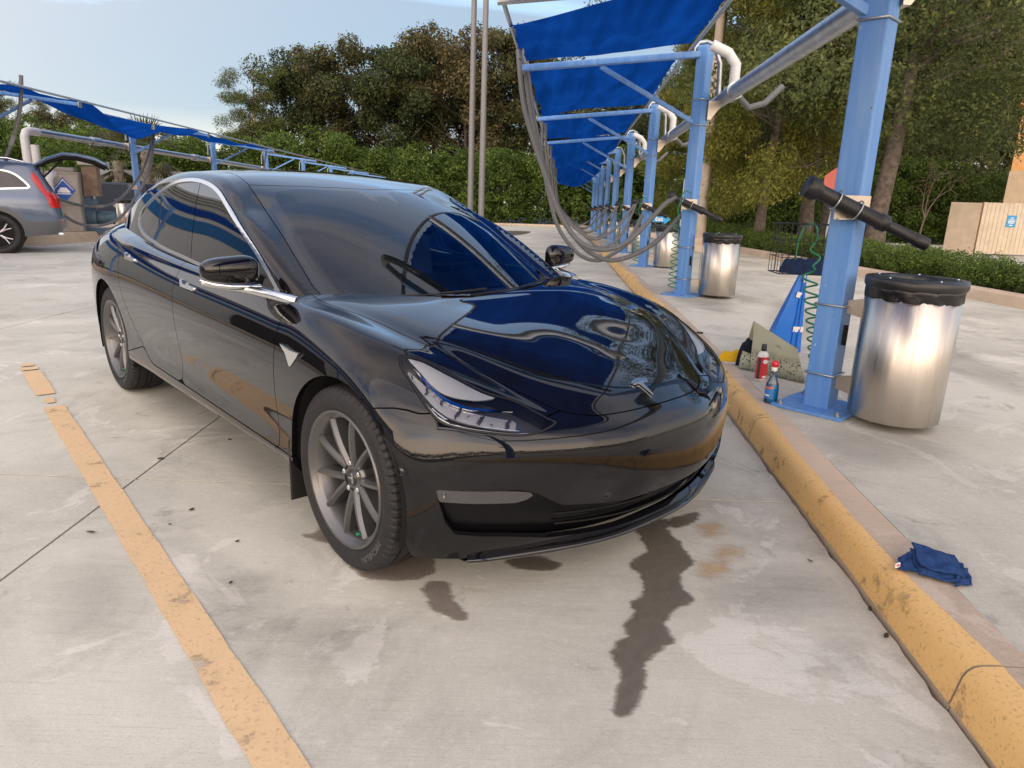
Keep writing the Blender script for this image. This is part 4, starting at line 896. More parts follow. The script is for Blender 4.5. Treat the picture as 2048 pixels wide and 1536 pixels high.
def make_post(label,loc,sx=-1,group='canopy posts of the vacuum rows',detail=True):
    """sx: side on which the canopy arm reaches out"""
    t=thing('canopy_post',label,'post',loc,0,group); b=R(45)
    m=MB(); m.box((0,0,PH/2),(PW,PW,PH),rz=b,bev=.010); p=m.build('post_tube',M_BLUE,t)
    m=MB(); m.box((0,0,.010),(.42,.42,.018),rz=b,bev=.003); m.build('base_plate',M_BLUE,t)
    if detail:
        for a in range(4):
            m=MB(); an=b+R(90)*a+R(45)-R(0); m.lathe([(.0,.045),(.008,.045),(.008,.030),(.018,.030),(.018,.018),(.022,.018)],6,Matrix.Translation((.24*math.cos(an),.24*math.sin(an),0)),sm=False); m.build('anchor_bolt',M_GALV,t)
        m=MB(); m.box((.047,-.0605,.46),(.010,.050,.12),rz=b,bev=.004); m.build('slot_cover',M_DARK,t)
    m=MB(); e=Vector((sx*ARM,0,PH-.33)); s0=Vector((sx*.06,0,PH-.10)); Rm=rotm(s0,e); m.box((s0+e)/2,(.10,.07,(e-s0).length),rot=Rm,bev=.006); m.build('arm',M_BLUE,t)
    m=MB(); q0=s0.lerp(e,.55)+Vector((0,0,-.05)); q1=Vector((sx*.07,0,PH-.88)); Rm=rotm(q1,q0); m.box((q0+q1)/2,(.06,.05,(q0-q1).length),rot=Rm,bev=.004); m.build('brace',M_BLUE,t)
    m=MB(); m.box((sx*(ARM+.01),0,PH-.33),(.02,.12,.12),bev=.003); m.build('arm_cap',M_GALV,t)
    m=MB(); m.tube([Vector((sx*.15,.05,PH-.12)),Vector((sx*.08,.06,PH+.04)),Vector((-sx*.02,.07,PH+.06)),Vector((-sx*.12,.08,PH+.03)),Vector((-sx*.22,.10,PH-.18)),Vector((-sx*.24,.10,PH-.55))],.03,8); m.build('air_riser',M_GALV,t)
    for z in (PH-.62,PH-.92):
        m=MB(); w=PW/2+.006; m.tube([Matrix.Rotation(b,3,'Z')@Vector((x*w,y*w,z)) for x,y in ((-1,-1),(1,-1),(1,1),(-1,1))],.007,6,closed=True); m.build('band_clamp',M_GALV,t)
    m=MB(); m.prism([(-.02,-.11),(.02,-.11),(.16,.08),(.16,.11),(-.02,.11)],-.05,.05,Matrix.Translation((-sx*.11,0,PH-.74))@Matrix.Rotation(R(90),4,'X')@Matrix.Scale(-sx,4,(1,0,0))); m.build('pipe_bracket',M_STEEL,t)
    # nozzle holder plate with two rings
    m=MB(); m.box((-.04,-.115,1.175),(.20,.010,.13),rz=R(8)); m.box((-.02,-.118,1.115),(.21,.045,.008),rz=R(8)); m.build('holder_plate',M_STEEL,t)
    for dx in (-.155,-.035):
        m=MB(); c=Vector((dx,-.165,1.19-(dx+.10)*.41)); ax=Vector((.92,-.02,-.38)).normalized(); u=ax.orthogonal().normalized(); w=ax.cross(u); m.tube([c+.052*(math.cos(a)*u+math.sin(a)*w) for a in np.linspace(0,2*math.pi,21)[:-1]],.005,6,closed=True); m.build('holder_ring',M_GALV,t)
    return t
def make_nozzle(label,loc,group='black vacuum nozzles in post holders'):
    t=thing('vacuum_nozzle',label,'nozzle',loc,0,group); ax=Vector((.92,-.02,-.38)).normalized(); Mx=Matrix.Translation((0,0,0))@ax.to_track_quat('Z','Y').to_matrix().to_4x4()
    m=MB(); m.lathe([(.0,-.24),(.056,-.24),(.060,-.235),(.060,-.185),(.040,-.155),(.040,-.15)],24,Mx); m.build('hose_cuff',M_RUB,t)
    m=MB(); m.lathe([(.040,-.15),(.040,.20),(.046,.205),(.046,.25),(.040,.256),(.030,.256)],24,Mx); m.build('nozzle_tube',M_RUB,t)
    m=MB(); m.lathe([(.030,.24),(.030,.44),(.036,.445),(.036,.50)],20,Mx@Matrix.Translation((.012,0,0))); m.build('nozzle_extension',M_RUB,t)
    m=MB(); T=Mx@Matrix.Translation((.012,0,.50)); m.prism([(.036*math.cos(a),.036*math.sin(a)) for a in np.linspace(0,2*math.pi,21)[:-1]],-.002,.012,T); m.build('nozzle_tip',M_RUB,t)
    return t
def make_bin(label,loc,rz=0,group='stainless steel litter bins on the posts'):
    t=thing('litter_bin',label,'bin',loc,rz,group); r=.235;h=.74
    m=MB(); m.lathe([(0,.0),(r-.01,.0),(r,.006),(r,h),(r-.006,h),(r-.006,.02),(0,.02)],64); m.build('steel_drum',M_BRUSH,t)
    m=MB(); V=[];n=72; pr=[(r+.002,h-.075),(r+.004,h-.06),(r+.005,h-.03),(r+.006,h+.0),(r-.02,h+.005)]
    for i in range(n):
        a=2*math.pi*i/n
        for k,(q,z) in enumerate(pr):
            w=.003*math.sin(a*13+k*1.3)+.002*math.sin(a*29+k*2); V.append(((q+w)*math.cos(a),(q+w)*math.sin(a),z+(.003*math.sin(a*5)+.002*math.sin(a*11) if k==0 else 0)))
    F=[(i*5+k,((i+1)%n)*5+k,((i+1)%n)*5+k+1,i*5+k+1) for i in range(n) for k in range(4)]
    m.add(V,F,True); m.build('bin_liner',M_BAG,t)
    m=MB(); m.lathe([(r+.012,h-.012),(r+.016,h+.0),(r+.016,h+.032),(r+.010,h+.038),(.130,h+.040),(.125,h+.034),(.125,h+.0)],64); m.build('lid',mat('lid_plastic',(.014,.015,.016),.38,coat=.1),t)
    m=MB(); m.lathe([(0,h-.05),(.13,h-.05)],32); m.build('bin_content',mat('liner_inside',(.03,.012,.01),.8),t)
    for k in range(5):
        a=2*math.pi*k/5+.5; m=MB(); m.lathe([(0,h+.045),(.006,h+.045),(.008,h+.04)],8,Matrix.Translation((.20*math.cos(a),.20*math.sin(a),0))); m.build('lid_screw',M_CHROME,t)
    for z in (.13,h-.16):
        m=MB(); m.prism([(-.095,-.035),(-.095,.035),(.0,.055),(.0,-.055)],-.012,.012,Matrix.Translation((-r-.002,0,z))@Matrix.Rotation(R(90),4,'X')); m.build('bin_bracket',M_STEEL,t)
    m=MB(); m.tube([(-r-.012,.01,.03),(-r-.012,.01,h+.01)],.004,6); m.build('hinge_rod',M_GALV,t)
    return t
ORD=['nearest','second','third','fourth','fifth','sixth','seventh','eighth','ninth']
PY=[4.13,9.45,14.45,19.4,24.4,29.4,34.4,39.4,44.4]
posts=[]
for i,y in enumerate(PY):
    x=XP(y); lab=['tall blue square steel post beside the nearest steel bin, holding a black nozzle','second blue post in the right-hand row, with a grey hose looping up to it','third blue post in the right-hand row, bin and blue arrow sign beside it'][i] if i<3 else '%s blue post from the camera in the right-hand canopy row'%ORD[i]
    t=make_post(lab,(x,y,zg(y)+KH),-1,detail=i<4)
    lb='black %s vacuum nozzle clamped to the %s post of the right-hand row'%('plastic','tall nearest' if i==0 else ORD[i]); make_nozzle(lb,(x-.10,y-.165,zg(y)+KH+1.19))
y=-1.0; make_post('blue canopy post behind the camera, right-hand row',(XP(y),y,zg(y)+KH),-1,detail=False)
# bins
for i in range(6):
    y=PY[i]; x=XP(y); a=R(-42) if i==0 else R(-12)
    d=.44 if i else .40
    make_bin('%s stainless steel litter bin along the right-hand post row%s'%(['large nearest','second','third','fourth','fifth','sixth'][i],['','','','','',''][i]),(x+d*math.cos(a)+.0,y+d*math.sin(a),zg(y)+KH+.045),a)
    b=[q for q in bpy.data.objects if q.name.startswith('litter_bin')]; b=sorted(b,key=lambda q:q.name)[-1]
    for z in (.175,.585):
        m=MB(); w=PW/2+.008; bq=R(45); m.tube([Matrix.Rotation(bq,3,'Z')@Vector((q*w,r_*w,z)) for q,r_ in ((-1,-1),(1,-1),(1,1),(-1,1))],.006,6,closed=True)
        o=m.build('strap_ring',M_GALV); o.parent=b; o.matrix_local=Matrix.Rotation(-a,4,'Z')@Matrix.Translation((-d*math.cos(a),-d*math.sin(a),0))
# shade canopies
def canopy(label,pa,pb,sx,sag,seed,torn=0.0,group='blue shade canopies',ins=((.42,.42),(.22,.22)),pipes=True):
    """cloth between the arms of two posts (pa nearer, pb farther): base points of the posts"""
    rnd=np.random.RandomState(seed); nu,nv=36,26; V=[]; ph=rnd.uniform(0,6,6)
    for i in range(nu+1):
        t=i/nu; bx=pa[0]+(pb[0]-pa[0])*t; by=pa[1]+(pb[1]-pa[1])*t; bz=pa[2]+(pb[2]-pa[2])*t
        for j in range(nv+1):
            s=j/nv; x=bx+sx*(.22+s*(ARM-.30)); z=bz+PH-.02-.23*s
            k=math.sin(math.pi*t); edge=math.sin(math.pi*s)
            z-=sag*k*(.35+.65*edge)+torn*k*s*(.8+.4*math.sin(7*t))
            z+=.030*math.sin(9*t+4*s+ph[0])*edge+.018*math.sin(17*s+5*t+ph[1])*k+.05*math.sin(2.3*t*6+ph[2])*(s**3)+.02*math.sin(23*t+ph[3])*edge*k
            sc=.045*abs(math.sin(t*math.pi*9)) if j in(0,nv) else 0
            V.append((x+(sc if (j==0)==(sx<0) else -sc)*(-1)*.35,by+(ins[0][0]*(1-s)+ins[0][1]*s)*(1-t)-(ins[1][0]*(1-s)+ins[1][1]*s)*t,z))
    F=[(i*(nv+1)+j,i*(nv+1)+j+1,(i+1)*(nv+1)+j+1,(i+1)*(nv+1)+j) for i in range(nu) for j in range(nv)]
    t_=thing('shade_canopy',label,'canopy',(pa[0],pa[1],pa[2]),0,group); off=Vector((pa[0],pa[1],pa[2]))
    mk('cloth',[Vector(v)-off for v in V],F,M_CANV,t_,smooth=True)
    for s in ((0,1) if pipes else ()):
        m=MB(); P0=Vector((pa[0]+sx*(.16 if s==0 else ARM-.02),pa[1],pa[2]+PH-.02-.23*s)); P1=Vector((pb[0]+sx*(.16 if s==0 else ARM-.02),pb[1],pb[2]+PH-.02-.23*s)); m.tube([P0-off,P1-off],.022,8); m.build('edge_pipe',M_GALV,t_)
        # lacing ties
        m=MB()
        for q in np.linspace(.05,.95,10):
            a=P0.lerp(P1,q)-off; m.tube([a+Vector((0,0,.024)),a+Vector((-sx*(.04 if s else -.04),0,-.01))],.006,5)
        o=m.build('lacing',mat('tie_cord',(.05,.05,.055),.7),t_); o['kind']='stuff'
    return t_
pp=[(XP(-1.0),-1.0,zg(-1)+KH)]+[(XP(y),y,zg(y)+KH) for y in PY]
sags=[.10,.12,.10,.16,.45,.40,.75,.65,.5]; cl=['blue shade cloth stretched overhead above the sedan nose, nearest the camera','blue shade cloth between the nearest and second right-hand posts','blue shade cloth between the second and third right-hand posts']
lerp3=lambda a,b,t:tuple(a[k]+(b[k]-a[k])*t for k in range(3))
mid=lerp3(pp[1],pp[2],.42)
bt_=thing('cross_beam','steel cross beam with twin pipes under the shade cloth above the sedan hood','beam',mid); e=Vector((-ARM,0,PH-.27)); s0=Vector((-.12,0,PH-.04)); m=MB(); m.box((s0+e)/2,(.09,.20,(e-s0).length),rot=rotm(s0,e),bev=.006); m.build('beam_channel',M_GALV,bt_)
for dy in (-.17,.17): m=MB(); m.tube([s0+Vector((0,dy,0)),e+Vector((0,dy,0))],.03,8); m.build('beam_pipe',M_BLUE,bt_)
for i in range(9):
    if i==1:
        canopy('blue shade cloth just beyond the nearest post, before the cross beam',pp[1],mid,-1,.08,61,ins=((.30,.30),(.20,.20)),pipes=False); canopy('blue shade cloth between the cross beam and the second post',mid,pp[2],-1,.10,62,ins=((.35,1.15),(.22,.22)),pipes=False)
        for s in (0,1):
            P0=Vector((pp[1][0]-(.16 if s==0 else ARM-.02),pp[1][1],pp[1][2]+PH-.02-.23*s)); P1=Vector((pp[2][0]-(.16 if s==0 else ARM-.02),pp[2][1],pp[2][2]+PH-.02-.23*s)); m=MB(); m.tube([(0,0,0),tuple(P1-P0)],.022,8); o=m.build('canopy_edge_pipe',M_GALV); o.location=P0; tag(o,'%s silver edge pipe of the canopy between nearest and second posts'%('inner','outer')[s],'pipe')
        continue
    lab=cl[i] if i<3 else '%sblue shade cloth between the %s and %s right-hand posts'%('sagging ' if sags[i]>.25 else '',ORD[i-1],ORD[i])
    canopy(lab,pp[i],pp[i+1],-1,sags[i],i,.0)
# trunk pipe on the right side of the posts
def pipe(name,label,pts,r,mt,couple=(),cat='pipe'):
    o=Vector(pts[0]); t=thing(name,label,cat,tuple(o)); m=MB(); m.tube([Vector(p)-o for p in pts],r,16); m.build('pipe_run',mt,t)
    for a,b,rr in couple:
        m=MB(); m.tube([Vector(a)-o,Vector(b)-o],rr,16); m.build('coupling',mt if mt is M_PVC else M_GALV,t)
    return t
def rp(y,dz=PH-.58): return Vector((XP(y)+.30,y,zg(y)+KH+dz))
cps=[]
for y in PY[:6]: a=rp(y-.55);b=rp(y-.25); cps.append((a,b,.098))
pipe('vacuum_pipe','silver vacuum trunk pipe running along the right-hand posts',[rp(y) for y in [-1]+PY],.082,M_GALV,cps)
for i in (1,2,3):
    y=PY[i]-.42; a=rp(y); m=MB(); t=thing('pipe_branch','white branch pipe rising from the trunk pipe by the %s post'%ORD[i],'pipe',tuple(a),0,'white pipe branches'); m.tube([(0,0,.02),(0,0,.30),(-.1,.0,.42),(-.3,0,.5)],.062,14); m.build('branch_pipe',M_PVC,t); m=MB(); m.tube([(.05,0,-.03),(.22,.05,-.16),(.42,.1,-.10),(.62,.12,.10)],.038,10); m.build('flex_hose',M_HOSE,t)
# hanging vacuum hoses
def hose(label,pts,r=.024,n=10,group='grey vacuum hoses',ribs=True):
    c=crv(pts,n); o=Vector(c[0]); t=thing('vacuum_hose',label,'hose',tuple(o),0,group); c2=crv([Vector(p)-o for p in pts],n*(5 if ribs else 1)); rr=[r*(1+.06*(k%2)) for k in range(len(c2))] if ribs else r
    m=MB(); m.tube(c2,rr,10); m.build('hose_tube',M_HOSE,t); k=int(len(c2)*.66); m=MB(); m.tube(c2[k:k+4],r*1.22,10); m.build('hose_joint',mat('joint_grey',(.20,.195,.185),.5),t); return t
def hp(i,pxs,wob=0.0):
    y=PY[i]+wob; return [dpt(u,v,y) for u,v in pxs]
hose('front grey hose sweeping from overhead down and up to the second post nozzle',hp(1,[(1036,100),(1046,200),(1062,265),(1090,350),(1118,425),(1150,475),(1185,497),(1225,497),(1262,478),(1300,440),(1330,408),(1352,394)],-.20),.030)
hose('lowest grey hose loop hanging behind the sedan roof, ending at the second post',hp(1,[(1048,100),(1058,200),(1075,290),(1100,375),(1130,445),(1170,497),(1215,520),(1262,512),(1310,485),(1345,450),(1385,405)],.15),.030)
hose('grey hose looping below the first canopy arm behind the nozzle hoses',hp(1,[(1053,120),(1066,220),(1085,320),(1105,420),(1125,470),(1160,510),(1195,521),(1222,510),(1255,485),(1285,430)],.55),.026)
for i in (2,3,4,5):
    y=PY[i]; x=XP(y); z=zg(y)+KH
    for k in range(2):
        e=Vector((x-ARM+.10+.08*k,y-.1+.3*k,z+PH-.38)); sg=.52-.15*k
        hose('%s grey hose loop between the canopy edge and the %s right-hand post'%(('outer','inner')[k],ORD[i]),[e,e+Vector((.05,0,-.7)),e+Vector((.25,-.05,-1.5)),Vector((x-1.35+.2*k,y-.15,z+sg+.15)),Vector((x-1.0+.15*k,y-.2,z+sg)),Vector((x-.6+.1*k,y-.2,z+sg+.25)),Vector((x-.24,y-.17,z+1.28))],.026,8,ribs=i<4)
# hoses of the nearest post hang up over the arm, out of the picture and mirrored in the paint
y=PY[0]; x=XP(y); z=KH
for k in range(2):
    hose('%s grey hose hung along the nearest canopy arm'%('upper','lower')[k],[(x-.2,y+.1+.06*k,z+2.75),(x-.7,y+.1+.06*k,z+2.68),(x-1.6,y+.1+.06*k,z+2.55-.05*k),(x-2.3,y+.1+.06*k,z+2.55),(x-2.42,y+.1+.06*k,z+2.75),(x-2.25,y+.1+.06*k,z+2.9)],.026,6,ribs=False)
# ---------------------------------------------------------------- vegetation
def leafmat(name,c1,c2,c3=None,trans=.35,sc=.55):
    m=bpy.data.materials.new(name); m.use_nodes=True; n=m.node_tree; n.nodes.clear(); o=nn('ShaderNodeOutputMaterial',n); d=nn('ShaderNodeBsdfPrincipled',n); d.inputs['Roughness'].default_value=.55; d.inputs['Specular IOR Level'].default_value=.25; t=nn('ShaderNodeBsdfTranslucent',n); mx=nn('ShaderNodeMixShader',n); mx.inputs[0].default_value=trans
    g=nn('ShaderNodeNewGeometry',n); z=nn('ShaderNodeTexNoise',n); z.inputs['Scale'].default_value=sc; z.inputs['Detail'].default_value=4; z.inputs['Roughness'].default_value=.7; ln(g.outputs['Position'],z.inputs['Vector'],n)
    a=mth('ADD',mth('MULTIPLY',g.outputs['Random Per Island'],.5,n),mth('MULTIPLY',z.outputs[0],.7,n),n)
    r=nn('ShaderNodeValToRGB',n); e=r.color_ramp.elements; e[0].position=.25; e[0].color=(*c1,1); e[1].position=.85; e[1].color=(*c2,1)
    if c3: q=e.new(.62); q.color=(*c3,1)
    ln(a,r.inputs[0],n); ln(r.outputs[0],d.inputs['Base Color'],n); ln(r.outputs[0],t.inputs[0],n); ln(d.outputs[0],mx.inputs[1],n); ln(t.outputs[0],mx.inputs[2],n); ln(mx.outputs[0],o.inputs[0],n); return m
M_BARK=mat('bark',(.13,.105,.085),.9,noise=(9,.5),bump=(14,1.0)); M_BARKP=mat('pine_bark',(.16,.10,.07),.9,noise=(6,.5),bump=(10,1.0)); M_TWIG=mat('bare_twig',(.16,.12,.09),.9)
LM_SHRUB=leafmat('shrub_leaves',(0.026,0.058,0.012),(0.181,0.239,0.043),(0.080,0.138,0.026))
LM_OAK=leafmat('oak_leaves',(0.039,0.058,0.019),(0.166,0.186,0.058),(0.088,0.113,0.035)); LM_BRN=leafmat('mixed_wood_leaves',(0.043,0.046,0.020),(0.196,0.145,0.065),(0.102,0.099,0.041)); LM_CYP=leafmat('cypress_leaves',(0.078,0.101,0.019),(0.323,0.293,0.058),(0.186,0.205,0.039)); LM_HEDGE=leafmat('hedge_leaves',(.035,.065,.012),(.19,.26,.05),(.09,.145,.028),sc=3); LM_PINE=leafmat('pine_needles',(0.051,0.072,0.017),(0.174,0.196,0.058),(0.102,0.131,0.032)); LM_WOODG=leafmat('green_wood_leaves',(.024,.036,.014),(.105,.125,.042),(.052,.072,.024)); LM_WOODO=leafmat('olive_wood_leaves',(.030,.038,.015),(.150,.135,.050),(.072,.080,.028)); LM_PALM=leafmat('palm_leaves',(.04,.045,.02),(.14,.13,.06))
def leaves(rs,lobes,n,size,flat=.0,shell=.55,aspect=.5,droop=0.0,tuft=1):
    """lobes: (x,y,z,rx,ry,rz,weight); returns V,F of small leaf quads"""
    L=np.array(lobes,float); w=L[:,6]/L[:,6].sum(); idx=rs.choice(len(L),n,p=w); d=rs.normal(size=(n,3)); d/=np.linalg.norm(d,axis=1,keepdims=True)
    rad=rs.uniform(0,1,n)**(1/3.0); rad=np.where(rs.uniform(size=n)<shell,rs.uniform(.80,1.04,n),rad)
    c=L[idx,:3]+d*rad[:,None]*L[idx,3:6]
    if tuft>1:
        c=np.repeat(c,tuft,0); d=np.repeat(d,tuft,0); c=c+rs.normal(size=c.shape)*size*.55; n=len(c)
    nrm=d*.6+rs.normal(size=(n,3))*.6+np.array([0,0,.35]); nrm/=np.linalg.norm(nrm,axis=1,keepdims=True)
    a=rs.normal(size=(n,3)); a[:,2]-=droop; a-=(a*nrm).sum(1,keepdims=True)*nrm; a/=np.linalg.norm(a,axis=1,keepdims=True); b=np.cross(nrm,a)
    s=size*rs.uniform(.6,1.3,n)[:,None]; tip=a*s; wd=b*s*aspect*.5
    V=np.stack([c-tip*.5,c+wd-tip*.05+nrm*s*.06,c+tip*.5,c-wd-tip*.05+nrm*s*.06],1).reshape(-1,3)
    return V,n
def leaf_mesh(name,V,n,m):
    me=bpy.data.meshes.new(name); me.vertices.add(len(V)); me.vertices.foreach_set('co',V.astype(np.float32).ravel()); me.loops.add(4*n); me.loops.foreach_set('vertex_index',np.arange(4*n,dtype=np.int32)); me.polygons.add(n); me.polygons.foreach_set('loop_start',np.arange(0,4*n,4,dtype=np.int32)); me.update(); me.materials.append(m); return me
def limbs(rs,h,r,spread,n,z0=.35,lean=(0,0),up=.75):
    m=MB(); pts=[(lean[0]*t,lean[1]*t,h*t) for t in np.linspace(-.02,1,7)]; pts=[(x+rs.normal()*r*.25*(i>0),y+rs.normal()*r*.25*(i>0),z) for i,(x,y,z) in enumerate(pts)]
    m.tube(pts,[r*1.25]+[r*(1-.82*t) for t in np.linspace(.1,1,6)],10)
    for k in range(n):
        t=z0+(1-z0)*rs.uniform(0,.92); a=rs.uniform(0,6.28); L=spread*(1.05-.5*t)*rs.uniform(.7,1.1); p=Vector((lean[0]*t,lean[1]*t,h*t)); q=p+Vector((math.cos(a)*L*.5,math.sin(a)*L*.5,L*.32*up)); e=q+Vector((math.cos(a+rs.normal()*.4)*L*.5,math.sin(a+rs.normal()*.4)*L*.5,L*.38*up)); m.tube([p,p.lerp(q,.5)+Vector((0,0,.04*L)),q,e],[r*.42*(1-t*.6),r*.34*(1-t*.6),r*.22*(1-t*.6),r*.08],6)
        f=e+Vector((rs.normal()*L*.2,rs.normal()*L*.2,L*.2)); m.tube([q,f],[r*.18*(1-t*.6),r*.05],5)
    return m
def proto_tree(seed,kind):
    rs=np.random.RandomState(seed)
    if kind=='shrub':
        lb=[(rs.uniform(-1.7,1.7),rs.uniform(-1.4,1.4),rs.uniform(.5,4.5),rs.uniform(.45,.95),rs.uniform(.45,.95),rs.uniform(.35,.75),1) for _ in range(46)]+[(0,0,1.6,2.1,1.6,1.7,5)]
        V,n=leaves(rs,lb,3600,.17,shell=.85,tuft=6,aspect=.5); return leaf_mesh('crown',V,n,LM_SHRUB),limbs(rs,3.2,.09,1.6,8,.1).build
    if kind=='wood':
        lb=[(rs.normal()*1.9,rs.normal()*1.9,rs.uniform(3.2,12.5),rs.uniform(.6,1.5),rs.uniform(.6,1.5),rs.uniform(.5,1.2),1) for _ in range(44)]
        V,n=leaves(rs,lb,10500,.22,shell=.35,tuft=3,aspect=.55,droop=.3); return leaf_mesh('crown',V,n,(LM_BRN,LM_WOODG,LM_WOODO)[(seed-sum(map(ord,kind)))//31%3]),limbs(rs,12,.17,4.0,26,.25).build
    if kind=='oak':
        lb=[(rs.normal()*2.6,rs.normal()*2.4,rs.uniform(3.4,10.5),rs.uniform(.8,1.7),rs.uniform(.8,1.7),rs.uniform(.5,1.0),1) for _ in range(60)]
        V,n=leaves(rs,lb,24000,.105,shell=.4,tuft=4,aspect=.5); return leaf_mesh('crown',V,n,LM_OAK),limbs(rs,8.5,.24,4.6,24,.36,(.5,0)).build
    if kind=='cypress':
        lb=[]
        for k in range(70):
            z=rs.uniform(1.6,10.0); rr=2.5*(1-((z-2.6)/8.5)**2*.8) if z>2.6 else 2.2; a=rs.uniform(0,6.28); q=rr*rs.uniform(.3,1.0); lb.append((q*math.cos(a),q*math.sin(a),z-.3*q,rs.uniform(.5,.9),rs.uniform(.5,.9),rs.uniform(.35,.7),1))
        V,n=leaves(rs,lb,20000,.12,shell=.35,tuft=4,aspect=.32,droop=1.2); return leaf_mesh('crown',V,n,LM_CYP),limbs(rs,9.5,.17,2.3,30,.22,(.35,0),.3).build
    if kind=='pine':
        lb=[]
        for k in range(30):
            z=rs.uniform(5.5,11.5); a=rs.uniform(0,6.28); q=rs.uniform(.2,2.6); lb.append((q*math.cos(a),q*math.sin(a),z,.75,.75,.45,1))
        V,n=leaves(rs,lb,3200,.26,shell=.3,tuft=5,aspect=.16); return leaf_mesh('crown',V,n,LM_PINE),limbs(rs,11.3,.16,3.0,22,.5).build
PROTO={}
def tree(kind,v,label,cat,loc,sc,rz,name,group,bark=None,szz=1.0):
    key=(kind,v)
    if key not in PROTO:
        cm,tb=proto_tree(hash(kind)%97*0+sum(map(ord,kind))+v*31,kind); to=tb('trunk',bark or M_BARK); PROTO[key]=(cm,to.data); bpy.data.objects.remove(to)
    cm,tm=PROTO[key]; t=thing(name,label,cat,loc,rz,group); t.scale=(sc,sc,sc*szz)
    for nm,me in (('crown',cm),('trunk',tm)): o=bpy.data.objects.new(nm,me); C.objects.link(o); o.parent=t
    return t
rs=np.random.RandomState(11)
def px2w(u,Y):
    p=dpt(u,400,Y); return p.x
# tall shrub bank across the end of the lot
for k,u in enumerate([395,470,548,626,700,772,850,925,1000,1075,1150,1220,1300,1370]):
    Y=57+rs.uniform(-1.2,1.2); pos=['far left end','left','left of centre','','','','','','','','right of centre','right','right','right end'][k]
    tree('shrub',k%3,'%s evergreen shrub of the tall bank closing the lot, counted from the left'%['first','second','third','fourth','fifth','sixth','seventh','eighth','ninth','tenth','eleventh','twelfth','thirteenth','fourteenth'][k],'shrub',(px2w(u,Y),Y,zg(Y)-.1),rs.uniform(1.12,1.42),rs.uniform(0,6),'tall_shrub','tall shrubs at the end of the lot')
# woodland trees behind the bank
NUM=['first','second','third','fourth','fifth','sixth','seventh','eighth','ninth','tenth','eleventh','twelfth','thirteenth','fourteenth','fifteenth','sixteenth']
for k,(u,Y,sc,kd) in enumerate([(520,61,1.0,'pine'),(590,66,1.0,'wood'),(665,64,1.08,'wood'),(740,70,.98,'wood'),(800,64,1.15,'wood'),(865,68,1.1,'wood'),(930,63,1.18,'wood'),(1000,66,1.1,'wood'),(1060,63,1.15,'wood'),(1130,70,1.0,'wood'),(1235,66,1.0,'wood'),(1310,72,1.1,'pine'),(1375,60,1.1,'pine')]):
    tree(kd,k%3,'%s of the tall %s trees behind the shrub bank, from the left'%(NUM[k],'loose brownish woodland' if kd=='wood' else 'airy pine'),'tree',(px2w(u,Y),Y,zg(Y)),sc,rs.uniform(0,6),'woodland_tree' if kd=='wood' else 'pine_tree','trees behind the shrub bank',M_BARKP if kd=='pine' else None)
# right-hand side: cypress, oak, shrub bank and wood behind the service road
tree('cypress',0,'yellow-green feathery cypress with leaning trunk behind the second post','tree',(7.45,22.5,zg(22.5)+.15),1.0,0,'cypress_tree',None)
tree('cypress',1,'smaller yellow-green cypress left of the beige pole','tree',(px2w(1378,30),30,zg(30)),.85,2.0,'cypress_tree',None)
tree('oak',0,'large dark oak with thick straight trunk right of the nearest post','tree',(9.85,20.0,zg(20)+.1),1.08,.4,'oak_tree',None)
tree('oak',1,'dark spreading oak behind the beige enclosure','tree',(13.6,32,zg(32)),1.2,2.4,'oak_tree',None)
tree('oak',1,'dark oak filling the gap between cypress and nearest post','tree',(11.5,29,zg(29)),1.2,4.0,'oak_tree',None)
for k,(u,Y) in enumerate([(1395,50),(1470,47),(1540,45),(1600,44),(1660,42),(1715,41),(1770,40),(1825,40),(1880,40),(1940,41),(2010,42)]):
    tree('shrub',(k+1)%3,'%s dark green shrub from the left along the far side of the service road'%NUM[k],'shrub',(px2w(u,Y),Y,zg(Y)),rs.uniform(.8,.95),rs.uniform(0,6),'roadside_shrub','shrubs beyond the service road')
for k,(u,Y,sc) in enumerate([(1440,58,1.1),(1530,54,1.15),(1610,52,1.2),(1700,50,1.1),(1790,50,1.2),(1870,48,1.15),(1950,50,1.1),(2040,50,1.2)]):
    tree('wood',k%3,'%s tall woodland tree from the left beyond the service road'%NUM[k],'tree',(px2w(u,Y),Y,zg(Y)),sc,rs.uniform(0,6),'woodland_tree','woodland trees beyond the service road')
# bare-twigged sapling right of the oak trunk
m=MB(); r2=np.random.RandomState(5)
def twig(p,d,L,r,dep):
    q=p+d*L; m.tube([p,p.lerp(q,.5)+Vector(r2.normal(size=3)*.04*L),q],[r,r*.8,r*.6],5)
    if dep:
        for _ in range(3): nd=(d+Vector(r2.normal(size=3)*.5)).normalized(); twig(q,nd,L*.68,r*.55,dep-1)
twig(Vector((0,0,0)),Vector((.15,0,1)).normalized(),1.1,.045,4)
o=m.build('bare_sapling',M_TWIG); o.location=(px2w(1845,27),27,zg(27)+.1); o.scale=(1.15,1.15,1.15); tag(o,'spindly bare-twigged sapling right of the oak trunk','sapling')
